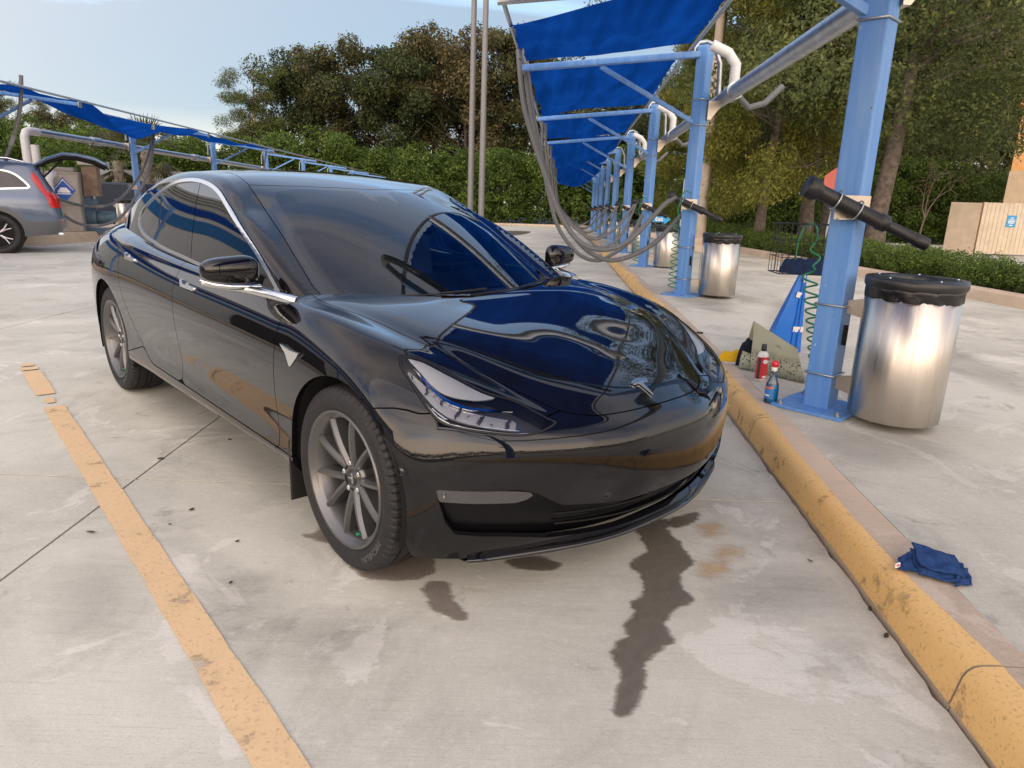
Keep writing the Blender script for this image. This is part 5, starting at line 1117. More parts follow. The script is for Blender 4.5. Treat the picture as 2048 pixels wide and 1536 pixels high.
# clipped hedge: overlapping bushes
def hedge_proto(seed):
    r=np.random.RandomState(seed); lb=[(r.uniform(-.5,.5),r.uniform(-.38,.38),r.uniform(.15,.50),.30,.28,.22,1) for _ in range(14)]; V,n=leaves(r,lb,1900,.042,shell=.7,tuft=4,aspect=.55); return leaf_mesh('foliage',V,n,LM_HEDGE)
HP=[hedge_proto(s) for s in (1,2,3)]
for k in range(22):
    y=7.3+k*.86; t=thing('hedge_bush','%s clipped green hedge bush from the camera behind the island kerb'%(NUM+['seventeenth','eighteenth','nineteenth','twentieth','twenty-first','twenty-second'])[k],'bush',(XH+.75+rs.uniform(-.05,.05),y,zg(y)+.20),rs.uniform(0,6),'clipped hedge bushes')
    s=rs.uniform(.92,1.12); t.scale=(s,s,s*rs.uniform(.78,1.0)); o=bpy.data.objects.new('foliage',HP[k%3]); C.objects.link(o); o.parent=t
    m=MB(); 
    for a in range(3): m.tube([(0,0,-.02),(.1*math.cos(a*2),.1*math.sin(a*2),.35)],[.012,.006],5)
    m.build('stem',M_BARK,t)
for k,(x,y) in enumerate([(9.3,30),(10.3,31.5),(8.4,28),(11.4,33)]):
    t=thing('hedge_bush','%s low bush at the foot of the beige pole and cypress'%NUM[k],'bush',(x-1.5,y,zg(y)+.1),rs.uniform(0,6),'low bushes by the beige pole'); t.scale=(1.5,1.5,1.3); o=bpy.data.objects.new('foliage',HP[k%3]); C.objects.link(o); o.parent=t
# palms at the left
def palm(label,loc,h,seed):
    r=np.random.RandomState(seed); t=thing('palm_tree',label,'palm',loc,0,'palms behind the left row'); m=MB(); n=16
    m.tube([(0,0,h*i/n) for i in range(n+1)],[.17+.04*(i%2) for i in range(n+1)],10); 
    for i in range(60):
        a=r.uniform(0,6.28); z=h*r.uniform(.25,.98); m.tube([(.16*math.cos(a),.16*math.sin(a),z),(.27*math.cos(a),.27*math.sin(a),z+.16)],[.03,.012],4)
    m.build('trunk',mat('palm_boots',(.22,.19,.15),.9,noise=(8,.5)),t); V=[];F=[]
    for k in range(34):
        a=r.uniform(0,6.28); el=r.uniform(-.9,1.2); d=Vector((math.cos(a)*math.cos(el),math.sin(a)*math.cos(el),math.sin(el))); c=Vector((0,0,h+.05))+d*.9; sd=d.cross(Vector((0,0,1))).normalized()
        for j in range(13):
            f=(j-6)/6*1.25; q=(d*math.cos(f)+sd*math.sin(f)); e=c+q*r.uniform(.65,.85)-Vector((0,0,.25*abs(f))); w=d.cross(sd)*.0+sd*math.cos(f)*.03-d*math.sin(f)*.03; i0=len(V); V+=[tuple(c),tuple(c.lerp(e,.5)+w),tuple(e),tuple(c.lerp(e,.5)-w)]; F.append((i0,i0+1,i0+2,i0+3))
        s0=len(V); 
    mk('crown',V,F,LM_PALM,t); return t
palm('short stout palm behind the left-hand bin',(px2w(300,30),30,zg(30)),2.9,1); palm('shaggy palm left of the left-hand blue post',(px2w(243,32),32,zg(32)),2.6,2); palm('far palm rising above the left canopies',(px2w(92,60),60,zg(60)),7.2,3)
for k,(u,Y,kd,sc) in enumerate([(30,46,'shrub',1.1),(95,44,'shrub',1.05),(160,42,'shrub',1.0),(210,44,'shrub',1.05),(262,46,'shrub',1.0),(330,50,'shrub',1.05),(375,52,'shrub',1.1),(-40,44,'shrub',1.2),(10,52,'pine',.72),(55,58,'pine',.62),(140,64,'wood',.62),(230,62,'wood',.58),(310,62,'wood',.52)]):
    tree(kd,(k+2)%3,'%s %s from the left behind the left-hand canopy row'%(NUM[k],{'shrub':'dense green shrub','pine':'thin pine','wood':'small woodland tree'}[kd]),{'shrub':'shrub'}.get(kd,'tree'),(px2w(u,Y),Y,zg(Y)),sc,rs.uniform(0,6),{'shrub':'tall_shrub','pine':'pine_tree','wood':'woodland_tree'}[kd],'greenery behind the left row')
# tree belt behind the camera (seen only mirrored in the paint): one far mass
r3=np.random.RandomState(8); lb=[]
for k in range(150):
    a=R(96+170*k/150); d=72+r3.uniform(-5,5); lb.append((d*math.sin(a),d*math.cos(a),r3.uniform(1,4.2),2.4,2.4,r3.uniform(1.5,2.8),1))
V,n=leaves(r3,lb,9000,.9,shell=.3,aspect=.7); o=bpy.data.objects.new('distant_wood',leaf_mesh('distant_wood',V,n,LM_BRN)); C.objects.link(o); tag(o,'far belt of trees behind the camera, mirrored in the bumper','trees',kind='stuff')
# ---------------------------------------------------------------- poles, sign, enclosure, tower, building
for k,(u,Y,lab) in enumerate([(941,25.5,'left of two tall grey round poles behind the sedan roof'),(963,25.0,'right of two tall grey round poles behind the sedan roof')]):
    t=thing('light_pole',lab,'pole',(px2w(u,Y),Y,zg(Y)),0,'twin grey poles'); m=MB(); m.tube([(0,0,0),(0,0,9)],[.105,.085],16); m.build('shaft',mat('grey_pole',(.20,.20,.20),.6,.3),t); m=MB(); m.box((0,0,.02),(.36,.36,.04),bev=.005); m.build('base_plate',M_GALV,t)
    m=MB(); m.box((.35,0,9.0),(.75,.28,.10),bev=.02); m.build('lamp_head',mat('grey_pole',(.20,.20,.20),.6,.3),t)
x,y=px2w(1406,23),23; t=thing('concrete_pole','tall beige square concrete pole behind the second blue post','pole',(x,y,zg(y))); m=MB(); m.prism([(-.14,-.14),(.14,-.14),(.14,.14),(-.14,.14)],0,.1); m.tube([(0,0,0),(0,0,9)],[.19,.14],4); m.build('shaft',mat('beige_concrete',(.50,.42,.34),.85,noise=(4,.2)),t); m=MB(); m.box((0,0,.25),(.5,.5,.5),bev=.02); m.build('footing',M_KERBC,t)
x,y=px2w(1655,20),20; t=thing('stop_sign','faded red octagonal stop sign seen from behind, beside the nearest post','sign',(x,y,zg(y)),R(-25)); m=MB(); m.prism([(.42*math.cos(R(22.5+45*k)),.42*math.sin(R(22.5+45*k))) for k in range(8)],-.004,.004,Matrix.Translation((0,0,2.15))@Matrix.Rotation(R(90),4,'X')); m.build('sign_plate',mat('faded_red',(.50,.13,.10),.6),t); m=MB(); m.box((0,-.03,1.25),(.05,.03,2.5)); m.build('sign_post',M_GALV,t); t.rotation_euler=(0,R(6),R(-25))
M_BEIGE=mat('beige_panel',(.62,.53,.40),.7,noise=(2.5,.14)); M_BEIGE2=mat('beige_wall',(.60,.50,.38),.85,noise=(3,.15),bump=(40,.2))
en=thing('bin_enclosure','beige panelled refuse enclosure with a small blue sign on its gate','enclosure',(px2w(1905,27.5),27.5,zg(27.5)+.1),R(-3))
m=MB(); m.box((.55,.0,.95),(1.0,.18,1.9),rz=R(-35)); m.build('side_wall',M_BEIGE2,en)
for k in range(15):
    m=MB(); m.box((1.02+k*.155,-.35,1.0),(.148,.035,1.85),bev=.006); m.build('board',M_BEIGE,en)
m=MB(); m.box((2.15,-.32,.35),(2.35,.04,.10)); m.build('rail',M_GALV,en); m=MB(); m.box((2.15,-.32,1.65),(2.35,.04,.10)); m.build('rail',M_GALV,en)
m=MB(); m.tube([(.94,-.34,.05),(.94,-.34,1.95)],.04,8); m.build('gate_post',mat('rusty_steel',(.20,.10,.06),.8),en); m=MB(); m.box((3.45,-.33,1.0),(.06,.06,1.9)); m.build('gate_post',M_DARK,en)
for k in range(8): m=MB(); m.box((3.60+k*.155,-.35,1.0),(.148,.035,1.85),bev=.006); m.build('board',M_BEIGE,en)
m=MB(); m.box((2.05,-.375,1.28),(.34,.008,.42),bev=.003); sg=m.build('warning_sign',mat('sign_blue',(.04,.30,.58),.5),en)
for z,w in ((1.40,.10),(1.33,.22),(1.27,.24),(1.22,.20),(1.14,.12)): m=MB(); m.box((2.05,-.381,z),(w,.004,.028)); m.build('sign_mark',mat('sign_white',(.8,.8,.8),.5),sg)
tw=thing('orange_tower','orange and tan stucco tower at the right edge behind the enclosure','tower',(dpt(2004,400,34).x+3.35,35.5,zg(34)),R(-34))
def tap(z0,z1,w0,w1,nm,mt):
    m=MB(); m.box((0,0,(z0+z1)/2),(2*w0,2*w1,z1-z0),bev=.02); m.build(nm,mt,tw)
M_OR=mat('orange_stucco',(.74,.40,.16),.8,noise=(5,.10)); M_TAN=mat('tan_stucco',(.58,.45,.31),.85,noise=(5,.12))
tap(0,3.7,1.9,1.9,'tan_base',M_TAN); tap(3.7,6.6,1.86,1.86,'orange_shaft',M_OR); tap(6.6,6.8,2.0,2.0,'lower_cornice',M_OR); tap(6.8,7.1,2.2,2.2,'cornice',M_OR); tap(7.1,8.0,1.8,1.8,'cap',M_TAN)
# blue exit arrow on a white post by the third bin
x,y=XP(14.45)+.78,15.8; t=thing('exit_arrow','small bright blue arrow sign on a white post beyond the third bin','sign',(x,y,zg(y)+KH)); m=MB(); m.prism([(-.19,.06),(.06,.06),(.06,.11),(.20,0),(.06,-.11),(.06,-.06),(-.19,-.06)],-.008,.008,Matrix.Translation((-.22,0,.93))@Matrix.Rotation(R(90),4,'X')); ar=m.build('arrow_plate',mat('arrow_blue',(.02,.33,.66),.45),t)
me=text_mesh('Exit',.11,.002,bold=.003); o=link('lettering',me,mat('sign_white',(.8,.8,.8),.5),t); o.matrix_local=Matrix.Translation((-.27,-.012,.93))@Matrix.Rotation(R(90),4,'X'); m=MB(); m.tube([(.22,.0,0),(.22,0,1.75)],.035,10); m.tube([(.22,0,1.75),(.22,0,1.83)],[.035,.002],10); m.build('sign_post',M_PVC,t)
# ---------------------------------------------------------------- left-hand vacuum row
XL=-11.4
LY=[-1.5,4.2,9.9,15.6,21.9,27.6,33.3,39.0,44.7,50.4]
LZ=.10
for i,y in enumerate(LY):
    make_post('%s blue canopy post from the camera in the left-hand row'%(ORD+['tenth'])[i],(XL,y,zg(y)+KH+LZ),1,detail=False)
lp=[(XL,y,zg(y)+KH+LZ) for y in LY]
for i,(sg,tn) in enumerate([(.10,0),(.10,0),(.12,.06),(.12,.50),(.10,.10)]):
    canopy(['blue shade cloth of the left row nearest the camera','second blue shade cloth of the left row, from the camera','blue shade cloth above the grey SUV at the left edge','torn blue shade cloth drooping over the white pipe at left','far blue shade cloth of the left row above the sedan roof'][i],lp[i],lp[i+1],1,sg,40+i,tn)
for i in (5,6,7,8):
    for q,nm in ((.16,'inner'),(ARM-.02,'outer')):
        a,b=Vector(lp[i]),Vector(lp[i+1]); o_=a+Vector((q,0,PH-.02-.23*(q>1))); m=MB(); m.tube([(0,0,0),tuple(b-a)],.024,8); o=m.build('bare_canopy_pipe',M_GALV); o.location=o_; tag(o,'%s bare silver canopy pipe between the %s and %s left-hand posts'%(nm,ORD[i],(ORD+['tenth'])[i+1]),'pipe','bare canopy pipes')
zz0=lambda y:zg(y)+KH+LZ+PH-.72
pipe('vacuum_pipe','silver and white vacuum trunk pipe along the left-hand row',[(XL-.25,17.9,zz0(17.9)),(XL-.25,22,zz0(22)),(XL-.25,28,zz0(28)),(XL-.25,50,zz0(50))],.085,M_GALV,[((XL-.25,20.2,zz0(20.2)),(XL-.25,20.6,zz0(20.6)),.11),((XL-.25,26.4,zz0(26.4)),(XL-.25,26.8,zz0(26.8)),.11)])

pipe('white_pipe','white plastic pipe rising from the machinery and bending into the left trunk pipe',[(XL-.25,17.5,zg(17.5)+.75),(XL-.25,17.5,zz0(17.5)-.15),(XL-.25,17.57,zz0(17.5)-.04),(XL-.25,17.7,zz0(17.7)),(XL-.25,18.0,zz0(18))],.095,M_PVC)
pipe('white_pipe','short white plastic pipe standing behind the open tailgate',[(dpt(84,400,18.5).x,18.5,zg(18.5)+.2),(dpt(84,400,18.5).x,18.5,zg(18.5)+2.3)],.095,M_PVC)
# cabinet, motor, filter box
M_CAB=mat('grey_cabinet',(.30,.28,.25),.6,noise=(5,.2)); cb=thing('vacuum_cabinet','weathered grey machine cabinet with a blue diamond emblem, behind the open tailgate','cabinet',(dpt(135,400,18.3).x,18.3,zg(18.3)+.2),R(22))
m=MB(); m.box((0,0,.74),(.72,.80,1.48),bev=.015); m.build('cabinet_body',M_CAB,cb); m=MB(); m.box((0,0,1.53),(.5,.5,.10),bev=.02); m.build('cabinet_top',M_CAB,cb); m=MB(); m.box((.25,-.42,.60),(.03,.02,.02)); m.build('handle',M_GALV,cb)
for z0,z1 in ((.05,.66),(.69,1.40)): m=MB(); m.box((.01,-.407,(z0+z1)/2),(.64,.02,z1-z0),bev=.006); m.build('door_panel',mat('cabinet_door',(.36,.33,.29),.6,noise=(4,.15)),cb)
m=MB(); Md=Matrix.Translation((.02,-.421,1.04))@Matrix.Rotation(R(90),4,'X'); m.prism([(0,.30),(.25,0),(0,-.30),(-.25,0)],-.003,.003,Md); em=m.build('emblem_plate',mat('emblem_blue',(.03,.10,.38),.5),cb)
m=MB(); m.prism([(0,.26),(.215,0),(.20,.0),(0,.235),(-.20,0),(-.215,0)],.003,.005,Md); m.prism([(-.13,-.06),(.13,-.06),(.13,-.02),(.09,.02),(.06,.06),(-.06,.06),(-.09,.02),(-.13,-.02)],.003,.006,Md); m.prism([(-.15,-.10),(.15,-.10),(.15,-.075),(-.15,-.075)],.003,.006,Md); m.build('emblem_car',mat('sign_white',(.8,.8,.8),.5),em)
pipe('white_pipe','white elbow pipe entering the grey cabinet beside the tail light',[(dpt(102,400,17.7).x,17.7,zg(18)+.5),(dpt(102,400,17.7).x,17.7,zg(18)+1.42),(dpt(103,400,17.7).x,17.72,zg(18)+1.52),(dpt(106,400,17.75).x,17.78,zg(18)+1.58),(dpt(116,400,18).x,18.0,zg(18)+1.58)],.10,M_PVC)
mo=thing('vacuum_motor','blue-grey ribbed electric motor on a plinth right of the grey cabinet','motor',(dpt(180,400,18.6).x,18.6,zg(18.6)+.16),R(20)); M_MOT=mat('motor_blue',(.085,.145,.19),.5,noise=(7,.25))
m=MB(); m.box((.2,0,.08),(1.2,.5,.16),bev=.02); m.build('plinth',M_MOT,mo); m=MB(); pr=[(0,-.36)]+[(.25-.02*(k%2),-.36+.06*k/1.0) for k in range(9)]+[(0,.13)]; m.lathe(pr,28,Matrix.Translation((.0,0,.46))@Matrix.Rotation(R(90),4,'Y')); m.build('blower',M_MOT,mo); m=MB(); pr=[(0,.13)]+[(.17-.02*(k%2),.14+.035*k) for k in range(12)]+[(0,.56)]; m.lathe(pr,24,Matrix.Translation((.0,0,.42))@Matrix.Rotation(R(90),4,'Y')); m.build('motor_body',M_MOT,mo); m=MB(); m.box((-.02,0,.78),(.35,.3,.22),bev=.03); m.build('outlet',M_MOT,mo)
fb=thing('filter_box','rusty brown filter box with pale cap standing on the motor','box',(dpt(188,400,18.6).x,18.6,zg(18.6)+1.05),R(15)); m=MB(); m.box((0,0,.42),(.34,.34,.72),bev=.01); m.build('filter_body',mat('rusty_tan',(.24,.17,.12),.7,noise=(6,.4)),fb); m=MB(); m.box((0,0,.86),(.46,.46,.10),bev=.02); m.build('filter_cap',mat('pale_cap',(.45,.43,.38),.6),fb); m=MB(); m.tube([(0,0,-.02),(0,0,.08)],.05,10); m.build('filter_neck',M_GALV,fb)
make_bin('steel litter bin with black lid beside the left-hand blue post',(dpt(248,400,21.6).x,21.6,zg(21.6)+KH+LZ+.04),R(0))
def lhose(lab,pts): hose(lab,[Vector(p) for p in pts],.035,8,'grey vacuum hoses of the left row',False)
lhose('grey hose hanging before the leftmost blue post',[dpt(42,150,14.2),dpt(42,195,14.2),dpt(36,240,14.2),dpt(22,290,14.2),dpt(5,330,14.2)])

q=[dpt(306,250,20.5),dpt(302,290,20.5),dpt(285,340,20.0),dpt(262,375,19.5),dpt(230,405,19),dpt(190,414,18.3),dpt(150,408,17.5),dpt(108,395,17)]
lhose('upper grey hose swooping from the left canopy to the cabinet',q)
q=[dpt(308,250,20.3),dpt(304,310,20.0),dpt(292,355,19.5),dpt(268,400,19),dpt(240,435,18.5),dpt(205,450,18),dpt(165,449,17.5),dpt(130,432,17),dpt(108,405,16.8)]
lhose('lower grey hose swooping from the left canopy to the cabinet',q)
y=27.6; z=zg(y)+KH+LZ; lhose('grey hose loop under the far left canopy',[(XL+ARM-.1,y-.5,z+PH-.36),(XL+ARM-.25,y-.5,z+2.0),(XL+ARM-.5,y-.5,z+1.2)])
w=MB(); w.box((0,0,1.1),(6.5,.25,2.2)); o=w.build('grey_wall',mat('grey_block',(.25,.255,.26),.85,noise=(3,.2))); o.location=(px2w(325,34),34,zg(34)+.1); tag(o,'plain grey block wall behind the left palms','wall')
w=MB(); w.box((0,0,.75),(3.0,1.6,1.5),bev=.05); o=w.build('dark_skip',mat('dark_blue_skip',(.02,.028,.045),.6)); o.location=(px2w(235,27),27,zg(27)+.1); tag(o,'dark blue covered skip behind the rusty filter box','skip')
# car-wash building (seen mirrored in the sedan windows)
bd=thing('wash_building','white car-wash building with a blue stripe, mirrored in the sedan windows','building',(-19.5,4,zg(4)))
M_WALL=mat('white_render',(.62,.62,.60),.8,noise=(1.5,.08)); m=MB(); m.box((-4,0,2.9),(8,34,5.8)); m.build('wall',M_WALL,bd)
m=MB(); m.box((.012,0,4.3),(.05,34.1,.75)); m.build('blue_stripe',mat('stripe_blue',(.02,.16,.42),.6),bd)
for k,dy in enumerate((0,.25,.5)): m=MB(); m.box((-3.9+.12*k,0,5.8+.14*k),(8.1,34.2+dy,.14),bev=.02); m.build('cornice',M_WALL,bd)
for yy_ in (-9,-2,5): 
    d=MB(); d.box((.01,yy_,1.6),(.10,3.2,3.2)); dd=d.build('bay_door',mat('bay_dark',(.03,.028,.026),.6),bd); f=MB(); f.box((.05,yy_,3.27),(.14,3.5,.14)); f.build('door_head',M_GALV,dd)
me=text_mesh('DETAIL',.62,.01,bold=.008); s=MB(); s.box((.04,-5.5,2.9),(.08,3.6,1.75),bev=.02); sgn=s.build('detail_sign',mat('sign_navy',(.012,.035,.16),.5),bd)
for tx,z in (('DETAIL',3.28),('CENTER',2.5)):
    me=text_mesh(tx,.66,.01,bold=.008); o=link('lettering',me,mat('sign_white',(.8,.8,.8),.5),sgn); o.matrix_local=Matrix.Translation((.09,-5.5,z))@Matrix.Rotation(R(90),4,'Z')@Matrix.Rotation(R(90),4,'X')
m=MB(); m.box((.06,-6.6,3.75),(.16,.32,.22),bev=.02); m.build('wall_light',M_DARK,bd)
# ---------------------------------------------------------------- grey SUV with open tailgate (rear towards the right)
NET2=[ # columns front centre -> side -> rear centre ; rows sill -> roof centre (x forward from the rear axle)
 [(3.75,0,.30),(3.85,0,.55),(3.84,0,.85),(3.6,0,1.02),(3.2,0,1.08),(2.6,0,1.14),(1.9,0,1.60),(1.5,0,1.72)],
 [(3.55,.75,.30),(3.65,.78,.55),(3.62,.78,.85),(3.35,.74,1.02),(3.0,.66,1.08),(2.4,.64,1.16),(1.75,.56,1.60),(1.3,.4,1.73)],
 [(3.0,.93,.28),(3.0,.96,.52),(3.0,.96,.82),(2.9,.93,1.0),(2.6,.86,1.10),(2.05,.80,1.22),(1.4,.66,1.58),(1.1,.40,1.745)],
 [(1.8,.93,.28),(1.8,.97,.52),(1.8,.97,.82),(1.8,.955,1.02),(1.75,.90,1.16),(1.5,.81,1.36),(1.1,.69,1.62),(.9,.42,1.755)],
 [(.8,.93,.28),(.8,.97,.52),(.8,.975,.82),(.8,.965,1.03),(.8,.92,1.17),(.75,.83,1.38),(.65,.71,1.63),(.6,.42,1.76)],
 [(0,.94,.30),(0,.98,.54),(0,.99,.84),(0,.975,1.05),(0,.925,1.19),(-.02,.83,1.40),(-.06,.71,1.63),(-.1,.42,1.75)],
 [(-.55,.92,.34),(-.58,.96,.56),(-.58,.965,.85),(-.57,.94,1.06),(-.56,.89,1.20),(-.55,.80,1.40),(-.53,.68,1.62),(-.5,.42,1.73)],
 [(-.92,.80,.36),(-1.0,.84,.56),(-.99,.84,.86),(-.96,.82,1.06),(-.92,.79,1.20),(-.84,.73,1.39),(-.76,.63,1.59),(-.74,.4,1.70)],
 [(-1.02,.45,.36),(-1.12,.48,.56),(-1.09,.48,.86),(-1.04,.48,1.06),(-1.0,.46,1.20),(-.91,.44,1.39),(-.82,.40,1.58),(-.80,.3,1.69)],
 [(-1.04,0,.36),(-1.14,0,.56),(-1.11,0,.86),(-1.06,0,1.06),(-1.02,0,1.20),(-.93,0,1.39),(-.84,0,1.58),(-.82,0,1.69)]]
def suv_half(nu=8,nv=8):
    G=np.array(NET2);Cc=G.copy();iu=np.arange(G.shape[0],dtype=float);iv=np.arange(G.shape[1],dtype=float)
    for _ in range(3):
        S_=_bspl(_bspl(_pad(Cc),0,iu),1,iv); Cc=Cc+.8*(G-S_); Cc[0,:,1]=0;Cc[-1,:,1]=0
    A=_pad(Cc); u=np.linspace(0,G.shape[0]-1,(G.shape[0]-1)*nu+1); v=np.linspace(0,G.shape[1]-1,(G.shape[1]-1)*nv+1); P_=_bspl(_bspl(A,0,u),1,v)
    N_=grid_normals(P_); i=len(u)//2;j=2*nv
    if N_[i,j,1]<0: N_=-N_
    P_[0,:,1]=0;P_[-1,:,1]=0; a,b=P_.shape[:2]; F=[(p*b+q,p*b+q+1,(p+1)*b+q+1,(p+1)*b+q) for p in range(a-1) for q in range(b-1)]; V=P_.reshape(-1,3);N=N_.reshape(-1,3); f=F[i*(b-1)+j]
    if np.cross(V[f[1]]-V[f[0]],V[f[2]]-V[f[0]])@N[f[0]]<0: F=[q[::-1] for q in F]
    return Sheet(V,N,F)
sv=thing('suv','grey SUV with raised tailgate at the left edge, below the blue canopy','car',(-10.33,14.42,zg(14.4)),R(212))
M_SUV=mat('grey_blue_paint',(.10,.135,.20),.2,.3,coat=.8); M_CLAD=mat('grey_cladding',(.09,.095,.105),.35,coat=.3); M_RED=mat('red_lens',(.45,.012,.012),.08,coat=1.0)
B2=suv_half(); 
B2=B2.clip(-poly_sdf(arch(0,.39,.43),SIDE(B2.V))); B2=B2.clip(-poly_sdf(arch(2.98,.39,.43),SIDE(B2.V)))
SW=[(2.25,1.16),(1.7,1.50),(1.35,1.585),(.4,1.60),(-.15,1.575),(-.40,1.50),(-.60,1.30),(-.60,1.235),(-.5,1.22),(.6,1.17)]
SWp=[tuple(p) for p in crv(SW,5,True)]
f=np.where(B2.V[:,1]>.55,poly_sdf(SWp,SIDE(B2.V)),-1); win=B2.clip(f); trimS=win.clip(.032-poly_sdf(SWp,SIDE(win.V))); winG=win.clip(poly_sdf(SWp,SIDE(win.V))-.033); B2=B2.clip(-f)
HATCH=[(-.5,.62),(-.60,1.30),(-.66,1.56),(-.75,1.66),(-1.5,1.66),(-1.5,.62)]
HB=[(.0,.60),(.60,.60),(.64,.80),(.70,1.02),(.70,1.30),(.62,1.56),(.45,1.63),(0,1.64)]
f=np.where(B2.V[:,0]<-.6,poly_sdf([(-.3,.60)]+HB[1:-1]+[(-.3,1.64)],FRNT(B2.V)),-1); B2=B2.clip(-f)
TL=[(-.66,1.56),(-.76,1.44),(-.85,1.22),(-.98,1.12),(-1.2,1.12),(-1.2,.86),(-.90,.88),(-.84,1.08),(-.74,1.24),(-.64,1.42)]
f=np.where((B2.V[:,0]<-.5)&(B2.V[:,1]>.4),poly_sdf(TL,SIDE(B2.V)),-1); tl=B2.clip(f); B2=B2.clip(-f)
lowf=B2.V[:,2]-(.60+.04*np.clip(-B2.V[:,0]-.3,0,1)); arb=poly_sdf(arch(0,.39,.52),SIDE(B2.V)); arb2=poly_sdf(arch(2.98,.39,.52),SIDE(B2.V))
cl_=np.maximum(np.maximum(-lowf,arb),arb2); clad=B2.clip(cl_); B2=B2.clip(-cl_)
weld_mirror(B2).obj('body',M_SUV,sv,.01); weld_mirror(clad).obj('lower_cladding',M_CLAD,sv,.02)
for sd in (1,-1):
    sg_=(lambda q:q) if sd>0 else (lambda q:q.mirror())
    sg_(winG).obj('side_window',M_GBLK,sv,.004); sg_(trimS).obj('window_trim',M_CHROME,sv,.006); sg_(Sheet(tl.V+.01*tl.N,tl.N,tl.F)).obj('tail_light',M_RED,sv,.03)
    m=MB(); m.box((-1.02,sd*.62,.36),(.12,.26,.08),bev=.03); m.build('exhaust_tip',M_CHROME,sv); m=MB(); m.box((-1.06,sd*.70,.62),(.03,.16,.035),bev=.01); m.build('reflector',M_RED,sv)
    m=MB(); m.tube([(1.6,sd*.60,1.76),(1.4,sd*.60,1.80),(-.3,sd*.58,1.78),(-.55,sd*.56,1.72)],.018,8); m.build('roof_rail',M_CHROME,sv)
m=MB(); m.box((.9,0,.75),(3.2,1.70,.8)); m.box((1.0,0,1.3),(2.0,1.3,.3)); m.build('cabin_interior',M_DARK,sv)
for cx in (0,2.98):
    for sd in (1,-1):
        m=MB(); m.tube([(cx,sd*.60,.39),(cx,sd*.93,.39)],.44,32); m.build('wheel_well',M_DARK,sv)
# raised tailgate
tg=MB(); pr=[(-.72,1.70),(-.95,1.84),(-1.20,1.93),(-1.45,1.93),(-1.75,1.86),(-1.98,1.74)]; V=[];F=[]; n=len(pr)
for sy in (-.68,-.60,.60,.68):
    for (x,z) in pr: V.append((x,sy,z-(.05 if abs(sy)>.65 else 0)))
for a in range(3):
    for q in range(n-1): F.append((a*n+q,a*n+q+1,(a+1)*n+q+1,(a+1)*n+q))
tg.add(V,F,True); tgo=tg.build('tailgate',M_SUV,sv)
m=MB(); m.add([(x,y,z-.07) for x,y,z in V],[f[::-1] for f in F],True); m.build('tailgate_lining',M_DARK,tgo)
m=MB(); m.box((-1.98,0,1.72),(.06,1.3,.14),bev=.03); m.build('tailgate_edge',M_SUV,tgo)
for sd in (1,-1): m=MB(); m.tube([(-.70,sd*.62,1.30),(-1.25,sd*.62,1.86)],.014,6); m.build('gas_strut',M_DARK,tgo)
def suv_wheel(cx,sd):
    h=.11; m=MB(); m.lathe([(.262,h+.008),(.268,h),(.255,h-.012),(.245,h-.03),(.235,-.05),(.25,-h)],56)
    for k in range(5):
        a=2*math.pi*k/5
        for s in (-.13,.13): m.tube([(.05*math.cos(a),.05*math.sin(a),h-.03),(.15*math.cos(a+s*.7),.15*math.sin(a+s*.7),h-.018),(.25*math.cos(a+s*1.6),.25*math.sin(a+s*1.6),h-.01)],[.024,.018,.016],6)
    m.lathe([(0,h-.02),(.05,h-.02),(.07,h-.035),(.07,0)],24); w=m.build('wheel',mat('bright_alloy',(.45,.45,.46),.25,.9),sv)
    t=MB(); t.lathe([(.262,-.09),(.262,.10),(.285,.128),(.34,.132),(.372,.115),(.384,.08),(.385,-.08),(.37,-.12),(.28,-.12)],56); t.build('tyre',M_TYRE,w); d=MB(); d.lathe([(.07,-.02),(.19,-.02),(.19,-.04)],32); d.build('brake_disc',mat('brake_steel',(.38,.36,.34),.32,1.0),w); b=MB(); b.lathe([(0,-.05),(.25,-.05)],32); b.build('wheel_back',M_DARK,w)
    w.matrix_local=Matrix.Translation((cx,sd*.835,.385))@Matrix.Rotation(R(-90)*sd,4,'X')
for cx in (0,2.98):
    for sd in (1,-1): suv_wheel(cx,sd)
